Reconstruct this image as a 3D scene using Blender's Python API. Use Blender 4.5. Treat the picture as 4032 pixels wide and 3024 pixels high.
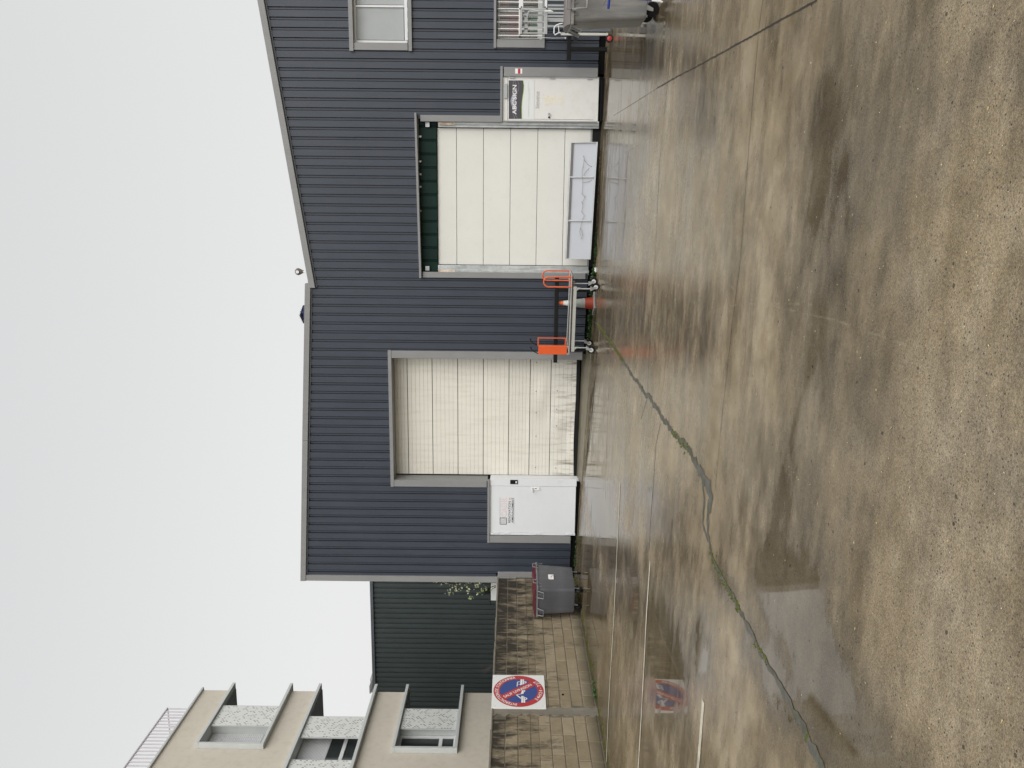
import bpy, bmesh, math, random
from mathutils import Vector, Matrix
random.seed(7)
for o in list(bpy.data.objects): bpy.data.objects.remove(o)
S = bpy.context.scene; COL = S.collection
# ---------------------------------------------------------------- camera
FPX = 3029.0; YAW = math.atan(.199); ROLL = .01
CAM = Vector((0, -17.93, 1.85))
FWD = Vector((-math.sin(YAW), math.cos(YAW), 0)); RGT = Vector((math.cos(YAW), math.sin(YAW), 0)); UP = Vector((0, 0, 1))
RC = RGT*math.cos(ROLL)+UP*math.sin(ROLL); UC = UP*math.cos(ROLL)-RGT*math.sin(ROLL)
cd = bpy.data.cameras.new('camera'); cam = bpy.data.objects.new('camera', cd); COL.objects.link(cam)
X_, Y_, Z_ = -UC, RC, -FWD                      # the photograph was taken with the camera turned on its side
cam.matrix_world = Matrix(((X_.x, Y_.x, Z_.x, CAM.x), (X_.y, Y_.y, Z_.y, CAM.y), (X_.z, Y_.z, Z_.z, CAM.z), (0, 0, 0, 1)))
cd.sensor_fit = 'HORIZONTAL'; cd.sensor_width = 36; cd.lens = 36*FPX/4032; cd.clip_start = .1; cd.clip_end = 600
S.camera = cam
# ---------------------------------------------------------------- sky, sun, exposure
W = bpy.data.worlds.new('World'); S.world = W; W.use_nodes = True
nt = W.node_tree; nt.nodes.clear()
wo = nt.nodes.new('ShaderNodeOutputWorld'); bg = nt.nodes.new('ShaderNodeBackground'); bg2 = nt.nodes.new('ShaderNodeBackground')
sky = nt.nodes.new('ShaderNodeTexSky'); sky.sky_type = 'NISHITA'; sky.sun_disc = False
SUN_EL, SUN_AZ = math.radians(38), math.radians(142)      # azimuth clockwise from +Y: the light comes from behind the camera, a little to its right
sky.sun_elevation = SUN_EL; sky.sun_rotation = SUN_AZ; sky.dust_density = 6; sky.ozone_density = .5
hs = nt.nodes.new('ShaderNodeHueSaturation'); hs.inputs['Saturation'].default_value = .1
nt.links.new(sky.outputs[0], hs.inputs['Color']); nt.links.new(hs.outputs[0], bg.inputs[0]); bg.inputs[1].default_value = .05
# the cloud deck: an even grey with faint large clouds, a touch darker overhead
tc = nt.nodes.new('ShaderNodeTexCoord'); sep = nt.nodes.new('ShaderNodeSeparateXYZ'); nt.links.new(tc.outputs['Generated'], sep.inputs[0])
rp = nt.nodes.new('ShaderNodeValToRGB'); nt.links.new(sep.outputs['Z'], rp.inputs[0])
rp.color_ramp.elements[0].position = .0; rp.color_ramp.elements[0].color = (.785, .785, .772, 1)
rp.color_ramp.elements[1].position = .75; rp.color_ramp.elements[1].color = (.66, .668, .672, 1)
ns = nt.nodes.new('ShaderNodeTexNoise'); ns.inputs['Scale'].default_value = 1.3; ns.inputs['Detail'].default_value = 3
nt.links.new(tc.outputs['Generated'], ns.inputs['Vector'])
mr = nt.nodes.new('ShaderNodeMapRange'); mr.inputs[3].default_value = .955; mr.inputs[4].default_value = 1.03; nt.links.new(ns.outputs[0], mr.inputs[0])
mul = nt.nodes.new('ShaderNodeVectorMath'); mul.operation = 'MULTIPLY'; nt.links.new(rp.outputs[0], mul.inputs[0]); nt.links.new(mr.outputs[0], mul.inputs[1])
nt.links.new(mul.outputs[0], bg2.inputs[0]); bg2.inputs[1].default_value = .775
ad = nt.nodes.new('ShaderNodeAddShader'); nt.links.new(bg.outputs[0], ad.inputs[0]); nt.links.new(bg2.outputs[0], ad.inputs[1]); nt.links.new(ad.outputs[0], wo.inputs[0])
ld = bpy.data.lights.new('sun', 'SUN'); ld.energy = 1.5; ld.angle = math.radians(75); ld.color = (1, .985, .96)
sun = bpy.data.objects.new('sun', ld); COL.objects.link(sun)
sd = Vector((math.sin(SUN_AZ)*math.cos(SUN_EL), math.cos(SUN_AZ)*math.cos(SUN_EL), math.sin(SUN_EL)))
sun.rotation_euler = sd.to_track_quat('Z', 'Y').to_euler(); sun.location = (0, -30, 30)
S.view_settings.view_transform = 'Standard'; S.view_settings.look = 'None'; S.view_settings.gamma = 1; S.view_settings.exposure = .12
S.view_settings.use_curve_mapping = False
S.render.engine = 'CYCLES'
# ---------------------------------------------------------------- survey helpers: readings taken off the photograph, turned into metres
CROPS = {'Z1': (1000, 0, 2.212), 'Z2': (1900, 0, 2.765), 'Z3': (1550, 400, 2.288), 'Z4': (1100, 1000, 2.212), 'Z5': (2000, 1000, 3.687), 'Z6': (1500, 1350, 2.458),
  'Z7': (1800, 1850, 3.687), 'B1': (1900, 2100, 4.148), 'B2': (1400, 2150, 3.016), 'B3': (1800, 2500, 3.167), 'B4': (450, 2550, 2.765), 'B5': (1100, 2550, 2.602),
  'B6': (2200, 1000, 1.2075), 'B7': (2200, 2000, 1.2075), 'B8': (2200, 0, 1.2075),
  'T1': (1940, 0, 7.373), 'T2': (2150, 0, 4.608), 'T3': (1130, 1000, 5.53), 'T4': (1930, 2640, 9.217), 'T5': (2050, 1060, 7.373), 'T6': (1600, 2260, 5.53), 'D': (0, 0, .5486)}
def ray(x, y):
    return FWD*FPX + RC*(1512-y) - UC*(x-2016)
def P(z, a, b, Y=None, X=None):
    ox, oy, s = CROPS[z]; d = ray(ox+a/s, oy+b/s)
    t = (Y-CAM.y)/d.y if Y is not None else (X-CAM.x)/d.x
    return CAM+d*t
def lerp(a, b, t): return a+(b-a)*t
def interp(pts, x):
    if x <= pts[0][0]: return pts[0][1]
    for (x0, y0), (x1, y1) in zip(pts, pts[1:]):
        if x <= x1: return lerp(y0, y1, (x-x0)/(x1-x0))
    return pts[-1][1]
def sm(t): t = max(0, min(1, t)); return t*t*(3-2*t)
def gz(x, y):                                   # height of the yard
    far = interp([(-12, .27), (-8.5, .245), (-7.35, .205), (-2.3, .005), (3.3, -.115), (9, -.2)], x)
    near = interp([(-12, .03), (-6, .0), (5, -.15), (12, -.2)], x)
    return lerp(far, near, sm((-8.5-y)/6.5)) + .006*math.sin(x*1.3+y*.7)*math.cos(y*.9-x*.4)*sm((-1-y)/3)
def G(z, a, b, dz=0):                           # reading on the ground
    ox, oy, s = CROPS[z]; d = ray(ox+a/s, oy+b/s).normalized(); t0, t1 = .5, 60
    for _ in range(48):
        t = (t0+t1)/2; p = CAM+d*t
        if p.z > gz(p.x, p.y)+dz: t0 = t
        else: t1 = t
    return CAM+d*t0
# ---------------------------------------------------------------- mesh helpers
class MB:
    def __init__(s, M=None): s.v = []; s.f = []; s.M = M; s.smooth = False
    def add(s, vs, fs):
        n = len(s.v)
        for v in vs:
            v = Vector(v); s.v.append(s.M @ v if s.M else v)
        s.f += [tuple(i+n for i in f) for f in fs]
    def box(s, x0, x1, y0, y1, z0, z1):
        if x0 > x1: x0, x1 = x1, x0
        if y0 > y1: y0, y1 = y1, y0
        if z0 > z1: z0, z1 = z1, z0
        s.add([(x0,y0,z0),(x1,y0,z0),(x1,y1,z0),(x0,y1,z0),(x0,y0,z1),(x1,y0,z1),(x1,y1,z1),(x0,y1,z1)],
              [(0,3,2,1),(4,5,6,7),(0,1,5,4),(1,2,6,5),(2,3,7,6),(3,0,4,7)])
    def hexa(s, a, b):                          # two quads, lower and upper
        s.add(list(a)+list(b), [(0,3,2,1),(4,5,6,7),(0,1,5,4),(1,2,6,5),(2,3,7,6),(3,0,4,7)])
    def tube(s, pts, r, n=8, cap=True):
        pts = [Vector(p) for p in pts]; rings = []; up = None
        rr = r if isinstance(r, (list, tuple)) else [r]*len(pts)
        for i, p in enumerate(pts):
            d = (pts[min(i+1, len(pts)-1)]-pts[max(i-1, 0)]).normalized()
            if up is None: up = d.cross(Vector((.31, .2, .93))).normalized()
            u = (up-d*up.dot(d)).normalized(); w = d.cross(u); up = u
            rings.append([p+(u*math.cos(k*2*math.pi/n)+w*math.sin(k*2*math.pi/n))*rr[i] for k in range(n)])
        fs = []
        for i in range(len(pts)-1):
            for k in range(n): fs.append((i*n+k, i*n+(k+1) % n, (i+1)*n+(k+1) % n, (i+1)*n+k))
        if cap: fs += [tuple(range(n))[::-1], tuple((len(pts)-1)*n+k for k in range(n))]
        s.add([v for r_ in rings for v in r_], fs)
    def lathe(s, c, prof, axis='z', n=20, half=False):
        c = Vector(c); vs = []
        for (r, h) in prof:
            for k in range(n):
                a = 2*math.pi*k/n; q = (r*math.cos(a), r*math.sin(a), h)
                if axis == 'y': q = (q[0], q[2], q[1])
                if axis == 'x': q = (q[2], q[0], q[1])
                vs.append(c+Vector(q))
        fs = [(i*n+k, i*n+(k+1) % n, (i+1)*n+(k+1) % n, (i+1)*n+k) for i in range(len(prof)-1) for k in range(n)]
        fs += [tuple(range(n))[::-1], tuple((len(prof)-1)*n+k for k in range(n))]
        s.add(vs, fs)
    def prism(s, poly, ext):                    # polygon (3d points) pushed along ext
        n = len(poly); e = Vector(ext); poly = [Vector(p) for p in poly]
        s.add(poly+[p+e for p in poly], [tuple(range(n)), tuple(range(2*n-1, n-1, -1))]+[(i, (i+1) % n, n+(i+1) % n, n+i) for i in range(n)])
    def poly(s, pts): s.add(pts, [tuple(range(len(pts)))])
    def build(s, name, mat, parent=None, loc=None, bev=0, smooth=False, label=None, kind=None):
        L = Vector(loc) if loc is not None else (ORG.get(parent, Vector((0,0,0))) if parent else Vector((0,0,0)))
        me = bpy.data.meshes.new(name); me.from_pydata([v-L for v in s.v], [], s.f)
        bm = bmesh.new(); bm.from_mesh(me); bmesh.ops.recalc_face_normals(bm, faces=bm.faces); bm.to_mesh(me); bm.free()
        if mat: me.materials.append(mat)
        o = bpy.data.objects.new(name, me); COL.objects.link(o)
        if smooth:
            for p in me.polygons: p.use_smooth = True
            try:
                md = o.modifiers.new('es', 'EDGE_SPLIT'); md.split_angle = math.radians(35)
            except Exception: pass
        if parent: o.parent = parent; o.location = L-ORG[parent]; ORG[o] = L
        else: o.location = L; ORG[o] = L
        if bev:
            md = o.modifiers.new('bev', 'BEVEL'); md.width = bev; md.segments = 2; md.limit_method = 'ANGLE'
        if label: o['label'] = label
        if kind: o['kind'] = kind
        return o
ORG = {}
def thing(name, loc, label, cat, group=None):
    o = bpy.data.objects.new(name, None); COL.objects.link(o); o.location = loc; o.empty_display_size = .2
    o['label'] = label; o['category'] = cat; ORG[o] = Vector(loc)
    if group: o['group'] = group
    return o
def tag(o, label, cat, group=None):
    o['label'] = label; o['category'] = cat
    if group: o['group'] = group
    return o
def struct(o): o['kind'] = 'structure'; return o
def dup(o, off, parent=None, label=None):       # copy of a part and its own sub-parts
    c = o.copy(); COL.objects.link(c); c.parent = parent or o.parent; c.location = o.location+Vector(off); ORG[c] = ORG[o]+Vector(off)
    for ch in list(o.children):
        k = ch.copy(); COL.objects.link(k); k.parent = c
    return c
# ---------------------------------------------------------------- materials
def mat(name, col, rough=.6, metal=0, var=.12, scale=2.5, bump=0, bscale=60, spec=.5, dirt=None, dirt_amt=.0, streak=0, grad=None, coat=0, objvar=0, alpha=None, trans=0):
    m = bpy.data.materials.new(name); m.use_nodes = True; n = m.node_tree.nodes; l = m.node_tree.links
    b = n['Principled BSDF']; b.inputs['Roughness'].default_value = rough; b.inputs['Metallic'].default_value = metal
    b.inputs['Specular IOR Level'].default_value = spec
    if coat: b.inputs['Coat Weight'].default_value = coat; b.inputs['Coat Roughness'].default_value = .1
    if trans: b.inputs['Transmission Weight'].default_value = trans
    g = n.new('ShaderNodeNewGeometry')
    nz = n.new('ShaderNodeTexNoise'); nz.inputs['Scale'].default_value = scale; nz.inputs['Detail'].default_value = 6; nz.inputs['Roughness'].default_value = .65
    l.new(g.outputs['Position'], nz.inputs['Vector'])
    mr = n.new('ShaderNodeMapRange'); mr.inputs[1].default_value = .25; mr.inputs[2].default_value = .75; mr.inputs[3].default_value = 1-var; mr.inputs[4].default_value = 1+var
    l.new(nz.outputs[0], mr.inputs[0])
    v = n.new('ShaderNodeVectorMath'); v.operation = 'MULTIPLY'; v.inputs[0].default_value = col[:3]; l.new(mr.outputs[0], v.inputs[1])
    out = v.outputs[0]
    if objvar:
        oi = n.new('ShaderNodeObjectInfo'); m2 = n.new('ShaderNodeMapRange'); m2.inputs[3].default_value = 1-objvar; m2.inputs[4].default_value = 1+objvar
        l.new(oi.outputs['Random'], m2.inputs[0]); v2 = n.new('ShaderNodeVectorMath'); v2.operation = 'MULTIPLY'; l.new(out, v2.inputs[0]); l.new(m2.outputs[0], v2.inputs[1]); out = v2.outputs[0]
    if dirt:
        mp = n.new('ShaderNodeMapping'); l.new(g.outputs['Position'], mp.inputs[0])
        mp.inputs['Scale'].default_value = (6, 6, .7) if streak else (3, 3, 3)
        n2 = n.new('ShaderNodeTexNoise'); n2.inputs['Scale'].default_value = 1.6; n2.inputs['Detail'].default_value = 8; n2.inputs['Roughness'].default_value = .7; l.new(mp.outputs[0], n2.inputs['Vector'])
        r2 = n.new('ShaderNodeMapRange'); r2.inputs[1].default_value = .48; r2.inputs[2].default_value = .72; r2.inputs[4].default_value = dirt_amt; l.new(n2.outputs[0], r2.inputs[0])
        fac = r2.outputs[0]
        if grad:                                # grime that belongs to a band of heights: full at z=grad[0], gone at z=grad[1]
            sp = n.new('ShaderNodeSeparateXYZ'); l.new(g.outputs['Position'], sp.inputs[0])
            r3 = n.new('ShaderNodeMapRange'); r3.inputs[1].default_value = grad[0]; r3.inputs[2].default_value = grad[1]; r3.inputs[3].default_value = 1; r3.inputs[4].default_value = 0
            l.new(sp.outputs['Z'], r3.inputs[0]); mm = n.new('ShaderNodeMath'); mm.operation = 'MULTIPLY'; l.new(fac, mm.inputs[0]); l.new(r3.outputs[0], mm.inputs[1]); fac = mm.outputs[0]
        mx = n.new('ShaderNodeMix'); mx.data_type = 'RGBA'; l.new(fac, mx.inputs[0]); l.new(out, mx.inputs[6]); mx.inputs[7].default_value = (*dirt, 1); out = mx.outputs[2]
    l.new(out, b.inputs['Base Color'])
    if bump:
        nb = n.new('ShaderNodeTexNoise'); nb.inputs['Scale'].default_value = bscale; nb.inputs['Detail'].default_value = 4; l.new(g.outputs['Position'], nb.inputs['Vector'])
        bp = n.new('ShaderNodeBump'); bp.inputs['Strength'].default_value = bump; bp.inputs['Distance'].default_value = .01; l.new(nb.outputs[0], bp.inputs['Height']); l.new(bp.outputs[0], b.inputs['Normal'])
    return m
M = dict(
 clad=mat('blue_grey_cladding', (.038, .046, .062), .42, var=.12, scale=.9, dirt=(.066, .073, .088), dirt_amt=.35, streak=1, spec=.4),
 green=mat('green_grey_cladding', (.046, .058, .058), .5, var=.12, scale=.7, dirt=(.07, .08, .08), dirt_amt=.5, streak=1, spec=.3),
 trim=mat('grey_trim', (.225, .227, .225), .5, var=.06, dirt=(.15, .15, .145), dirt_amt=.3, streak=1),
 trimdark=mat('dark_trim', (.085, .095, .105), .5),
 black=mat('black_plinth', (.006, .006, .006), .9, var=.3, spec=.1),
 blackpaint=mat('black_paint', (.008, .008, .008), .5, var=.2, spec=.2),
 cream1=mat('smooth_cream_panel', (.68, .675, .625), .45, var=.035, scale=1.2, dirt=(.5, .49, .45), dirt_amt=.22),
 cream2=mat('ribbed_cream_panel', (.70, .675, .60), .5, var=.05, scale=1.0, dirt=(.40, .36, .28), dirt_amt=.25, streak=1, objvar=.03),
 cream2b=mat('dirty_cream_panel', (.68, .66, .59), .5, var=.06, scale=3, dirt=(.15, .115, .07), dirt_amt=1.3, streak=1, grad=(.3, 1.0)),
 white=mat('white_door_paint', (.68, .695, .71), .38, var=.02, scale=1.5, dirt=(.55, .56, .56), dirt_amt=.15),
 white2=mat('aged_white_door', (.69, .68, .65), .42, var=.04, scale=2, dirt=(.48, .44, .36), dirt_amt=.4, grad=(-.1, 1.5)),
 steel=mat('galvanised_steel', (.42, .44, .44), .42, .6, var=.3, scale=6, dirt=(.75, .76, .74), dirt_amt=.7, streak=1),
 rust=mat('rusty_bracket', (.62, .52, .42), .7, var=.3, scale=14, dirt=(.25, .10, .04), dirt_amt=.9),
 green_valance=mat('dark_green_sheet', (.002, .019, .013), .5, var=.3, scale=3, spec=.2),  # dark green, deepened further to carry the lintel's shade in its colour
 alu=mat('aluminium', (.36, .37, .37), .4, .5, var=.12, scale=9),
 aluwhite=mat('white_aluminium', (.68, .69, .69), .4, var=.05),
 bar=mat('white_bar_paint', (.80, .78, .72), .35, var=.04),
 blind=mat('grey_blind', (.38, .40, .40), .6, var=.05),
 board=mat('white_board', (.41, .43, .46), .3, var=.05, scale=2),
 wire=mat('wire', (.16, .13, .12), .6),
 brass=mat('small_bud', (.22, .10, .07), .5),
 orange=mat('orange_paint', (.72, .105, .022), .38, var=.08, scale=8, dirt=(.5, .12, .05), dirt_amt=.3),
 orangefaded=mat('faded_orange_paint', (.62, .12, .045), .42, var=.1, scale=8),
 orangecone=mat('orange_cone', (.72, .13, .02), .5, var=.1, scale=12),
 redcone=mat('red_cone_base', (.38, .045, .015), .5, var=.1, scale=12),
 whitecone=mat('white_cone_band', (.66, .66, .64), .5, var=.08, scale=20, dirt=(.2, .2, .19), dirt_amt=.5),
 greyband=mat('dirty_grey_cone_band', (.36, .37, .35), .55, var=.1, scale=20),
 zinc=mat('zinc_plate', (.55, .56, .55), .33, .7, var=.12, scale=15),
 beam=mat('pale_beam', (.48, .48, .44), .45, .2, var=.1, scale=8),
 wood=mat('worn_plywood', (.10, .075, .05), .6, var=.3, scale=10),
 rubber=mat('black_rubber', (.010, .010, .010), .7, var=.2, spec=.2),
 redhub=mat('red_hub', (.36, .03, .03), .4),
 bindark=mat('dark_grey_plastic', (.085, .088, .098), .45, var=.08, scale=4, dirt=(.13, .13, .13), dirt_amt=.4, streak=1),
 binrim=mat('grey_plastic_rim', (.16, .16, .17), .4, var=.08),
 lidred=mat('burgundy_plastic', (.105, .010, .016), .35, var=.15, scale=5),
 lidredfaded=mat('faded_burgundy_plastic', (.10, .022, .028), .5, var=.12, scale=5),
 bingrey=mat('light_grey_plastic', (.195, .192, .186), .45, var=.08, scale=4, dirt=(.42, .40, .35), dirt_amt=.5, streak=1),
 lidbrown=mat('dark_brown_plastic', (.03, .025, .022), .45, var=.15),
 lidgrey=mat('brown_grey_plastic', (.17, .15, .14), .5, var=.15),
 blue=mat('blue_plastic', (.01, .035, .26), .35, var=.1),
 navy=mat('navy_plastic', (.01, .02, .09), .4, var=.1),
 mortar=mat('mortar', (.15, .13, .095), .9, var=.3, scale=5, bump=.4, bscale=90, dirt=(.035, .033, .025), dirt_amt=.8, streak=1, grad=(2.2, .9)),
 render=mat('grey_mortar_render', (.20, .18, .145), .9, var=.25, scale=4, bump=.5, bscale=60, dirt=(.09, .08, .06), dirt_amt=.6, streak=1),
 beige=mat('beige_wall_render', (.56, .515, .435), .85, var=.04, scale=.8, bump=.1, bscale=120, dirt=(.40, .36, .29), dirt_amt=.4),
 flat=mat('pale_grey_frame', (.52, .54, .525), .5, var=.05, dirt=(.4, .41, .4), dirt_amt=.3),
 soffit=mat('soffit', (.20, .21, .21), .8),
 shutter=mat('white_shutter_slat', (.60, .61, .62), .45, var=.03),
 railing=mat('lilac_grey_rail', (.50, .47, .49), .45, var=.05),
 glass=mat('window_glass', (.03, .036, .036), .06, var=.2, spec=.6),
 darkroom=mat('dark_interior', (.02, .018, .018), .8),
 dark_green=mat('green_crate', (.0, .11, .06), .5), brownbox=mat('brown_box', (.16, .07, .035), .7, var=.3, scale=9), redbox=mat('dull_red_box', (.16, .03, .03), .6, var=.2), cream_box=mat('cream_box', (.5, .45, .35), .6, var=.2),
 signwhite=mat('sign_white', (.74, .75, .74), .35, var=.02, dirt=(.6, .58, .53), dirt_amt=.2),
 signred=mat('sign_red', (.42, .022, .030), .35, var=.05), signblue=mat('sign_blue', (.018, .055, .24), .35, var=.06),
 printwhite=mat('print_white', (.78, .77, .75), .4, var=.02), printblack=mat('print_black', (.03, .03, .035), .45), printgrey=mat('print_grey', (.36, .36, .345), .5), printpale=mat('print_pale_grey', (.56, .57, .57), .5),
 bannerdark=mat('banner_dark', (.055, .052, .062), .35, var=.1), bannerlilac=mat('banner_lilac', (.30, .30, .36), .4), lime=mat('banner_lime', (.35, .62, .06), .4), bannerwhite=mat('banner_white', (.68, .70, .68), .4, var=.02),
 pink=mat('print_pink', (.62, .28, .30), .5), printorange=mat('print_orange', (.62, .22, .08), .5), tape=mat('old_tape', (.70, .66, .54), .6, var=.12, scale=18),
 moss=mat('moss', (.070, .082, .014), 1, var=.5, scale=25, spec=.05), weed=mat('weed_leaf', (.035, .085, .018), .6, var=.4, scale=20),
 petal=mat('pale_blossom', (.68, .70, .50), .6, var=.2, scale=25), petalgreen=mat('green_bud', (.26, .33, .10), .6, var=.3, scale=25), bark=mat('dark_bark', (.035, .025, .022), .8, var=.3),
 linepaint=mat('worn_white_line', (.50, .46, .37), .6, var=.15, scale=9, dirt=(.17, .14, .10), dirt_amt=.65),
 filler=mat('dark_joint_filler', (.115, .112, .098), .95, spec=.1, var=.3, scale=12, bump=.6, bscale=50, dirt=(.045, .055, .018), dirt_amt=.7), crack=mat('dark_crack', (.028, .022, .016), .9, var=.3, scale=20),
 stone=mat('white_stone', (.68, .68, .68), .6, var=.08), leafbit=mat('dry_leaf_bit', (.50, .40, .18), .7, var=.3, scale=40), chip=mat('pale_chip', (.62, .58, .50), .7, var=.2, scale=40),
 apron=mat('wet_concrete_apron', (.13, .115, .08), .35, var=.25, scale=5))
# concrete blocks: buff, each one its own tone, black run-off stains from the coping down
def block_mat():
    m = bpy.data.materials.new('buff_concrete_block'); m.use_nodes = True; n = m.node_tree.nodes; l = m.node_tree.links; b = n['Principled BSDF']; b.inputs['Roughness'].default_value = .88
    g = n.new('ShaderNodeNewGeometry'); oi = n.new('ShaderNodeObjectInfo')
    cr = n.new('ShaderNodeValToRGB'); e = cr.color_ramp.elements; e[0].color = (.185, .15, .095, 1); e[1].color = (.34, .29, .205, 1); x = e.new(.5); x.color = (.265, .215, .14, 1)
    nz = n.new('ShaderNodeTexNoise'); nz.inputs['Scale'].default_value = 5; nz.inputs['Detail'].default_value = 8; nz.inputs['Roughness'].default_value = .7; l.new(g.outputs['Position'], nz.inputs['Vector'])
    a = n.new('ShaderNodeMath'); a.operation = 'MULTIPLY_ADD'; l.new(oi.outputs['Random'], a.inputs[0]); a.inputs[1].default_value = .45; 
    a2 = n.new('ShaderNodeMath'); a2.operation = 'MULTIPLY_ADD'; l.new(nz.outputs[0], a2.inputs[0]); a2.inputs[1].default_value = 1.3; a2.inputs[2].default_value = -.38; l.new(a2.outputs[0], a.inputs[2]); l.new(a.outputs[0], cr.inputs[0])
    mp = n.new('ShaderNodeMapping'); l.new(g.outputs['Position'], mp.inputs[0]); mp.inputs['Scale'].default_value = (1, 2.3, .75)
    st = n.new('ShaderNodeTexNoise'); st.inputs['Scale'].default_value = 2.0; st.inputs['Detail'].default_value = 8; st.inputs['Roughness'].default_value = .72; l.new(mp.outputs[0], st.inputs['Vector'])
    sp = n.new('ShaderNodeSeparateXYZ'); l.new(g.outputs['Position'], sp.inputs[0])
    h = n.new('ShaderNodeMapRange'); h.inputs[1].default_value = .6; h.inputs[2].default_value = 2.2; h.inputs[3].default_value = -.17; h.inputs[4].default_value = .33; l.new(sp.outputs['Z'], h.inputs[0])
    y = n.new('ShaderNodeMapRange'); y.inputs[1].default_value = -7; y.inputs[2].default_value = -1.5; y.inputs[3].default_value = -.03; y.inputs[4].default_value = .11; l.new(sp.outputs['Y'], y.inputs[0])
    s0 = n.new('ShaderNodeMath'); s0.operation = 'MULTIPLY_ADD'; l.new(st.outputs[0], s0.inputs[0]); s0.inputs[1].default_value = 1.9; s0.inputs[2].default_value = -.45; s1 = n.new('ShaderNodeMath'); l.new(s0.outputs[0], s1.inputs[0]); l.new(h.outputs[0], s1.inputs[1]); s2 = n.new('ShaderNodeMath'); l.new(s1.outputs[0], s2.inputs[0]); l.new(y.outputs[0], s2.inputs[1])
    r = n.new('ShaderNodeMapRange'); r.inputs[1].default_value = .52; r.inputs[2].default_value = .84; r.inputs[4].default_value = .93; l.new(s2.outputs[0], r.inputs[0])
    mx = n.new('ShaderNodeMix'); mx.data_type = 'RGBA'; l.new(r.outputs[0], mx.inputs[0]); l.new(cr.outputs[0], mx.inputs[6]); mx.inputs[7].default_value = (.012, .010, .008, 1)
    # blend to dark olive-brown towards the foot of the wall
    f = n.new('ShaderNodeMapRange'); f.inputs[1].default_value = .52; f.inputs[2].default_value = .25; f.inputs[4].default_value = .8; l.new(sp.outputs['Z'], f.inputs[0])
    mx2 = n.new('ShaderNodeMix'); mx2.data_type = 'RGBA'; l.new(f.outputs[0], mx2.inputs[0]); l.new(mx.outputs[2], mx2.inputs[6]); mx2.inputs[7].default_value = (.035, .032, .018, 1)
    l.new(mx2.outputs[2], b.inputs['Base Color'])
    nb = n.new('ShaderNodeTexNoise'); nb.inputs['Scale'].default_value = 45; nb.inputs['Detail'].default_value = 6; l.new(g.outputs['Position'], nb.inputs['Vector'])
    bp = n.new('ShaderNodeBump'); bp.inputs['Strength'].default_value = .5; bp.inputs['Distance'].default_value = .01; l.new(nb.outputs[0], bp.inputs['Height']); l.new(bp.outputs[0], b.inputs['Normal'])
    return m
M['block'] = block_mat()
def perforated_mat():                            # pale metal with rows of small punched slots (a pixel or less at this distance)
    m = bpy.data.materials.new('perforated_metal'); m.use_nodes = True; n = m.node_tree.nodes; l = m.node_tree.links; b = n['Principled BSDF']; b.inputs['Roughness'].default_value = .5
    g = n.new('ShaderNodeNewGeometry'); sp = n.new('ShaderNodeSeparateXYZ'); l.new(g.outputs['Position'], sp.inputs[0])
    cb = n.new('ShaderNodeCombineXYZ'); l.new(sp.outputs['Z'], cb.inputs[0]); l.new(sp.outputs['Y'], cb.inputs[1])
    bk = n.new('ShaderNodeTexBrick'); bk.inputs['Scale'].default_value = 1; bk.inputs['Brick Width'].default_value = .085; bk.inputs['Row Height'].default_value = .055; bk.inputs['Mortar Size'].default_value = .017
    bk.inputs['Mortar Smooth'].default_value = .1; l.new(cb.outputs[0], bk.inputs['Vector']); bk.inputs['Color1'].default_value = (0, 0, 0, 1); bk.inputs['Color2'].default_value = (1, 1, 1, 1); bk.inputs['Mortar'].default_value = (1, 1, 1, 1); bk.inputs['Bias'].default_value = .02
    r = n.new('ShaderNodeMapRange'); l.new(bk.outputs['Color'], r.inputs[0]); r.inputs[1].default_value = .25; r.inputs[2].default_value = .5
    mx = n.new('ShaderNodeMix'); mx.data_type = 'RGBA'; l.new(r.outputs[0], mx.inputs[0]); mx.inputs[6].default_value = (.05, .05, .05, 1); mx.inputs[7].default_value = (.66, .67, .64, 1); l.new(mx.outputs[2], b.inputs['Base Color'])
    return m
M['perf'] = perforated_mat()
# ---------------------------------------------------------------- wet concrete yard
PUD = []                                         # standing water, as ellipses on the ground (centre, half sizes)
def pud(x0, x1, y0, y1, s=1.0):
    a = G('D', (x0+x1)/2, (y0+y1)/2); p = G('D', x0, (y0+y1)/2); q = G('D', x1, (y0+y1)/2); r = G('D', (x0+x1)/2, y0); t = G('D', (x0+x1)/2, y1)
    PUD.append((a.x, (p.y+q.y)/2, max(.05, abs(r.x-t.x)/2), max(.05, abs(p.y-q.y)/2), s))
for q in [(1395, 1478, 1330, 1580, 1.1), (1497, 1530, 1350, 1490, .9), (1640, 1790, 1180, 1420, 1.1), (1700, 2010, 1500, 1740, 1.3), (1620, 1760, 1420, 1560, .9), (1255, 1345, 1035, 1185, 1.05), (1256, 1330, 790, 1020, .75),
          (1275, 1380, 590, 800, .5), (1300, 1370, 250, 560, .75), (1300, 1420, 60, 250, .9), (1740, 1910, 60, 560, .62), (1700, 1860, 480, 900, .6), (1640, 1740, 900, 1180, .62), (1480, 1560, 150, 330, .45), (1450, 1560, 560, 860, .4), (1250, 1310, 1180, 1420, .95), (1290, 1340, 1420, 1700, .6),
          (1330, 1400, 1200, 1330, .8), (1545, 1590, 1230, 1300, .85), (1350, 1450, 1560, 1700, .7), (1470, 1530, 30, 250, .5), (1380, 1460, 1050, 1180, .6)]: pud(*q)
def axis(lo, hi, step, far):
    a = [lo+i*step for i in range(int(round((hi-lo)/step))+1)]
    k = step; x = a[0]; L = []
    while x > -far: k *= 1.7; x -= k; L.append(x)
    k = step; x = a[-1]; R = []
    while x < far: k *= 1.7; x += k; R.append(x)
    return L[::-1]+a+R
xs = axis(-9.2, 7, .08, 260); ys = axis(-17.6, .4, .08, 260)
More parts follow.
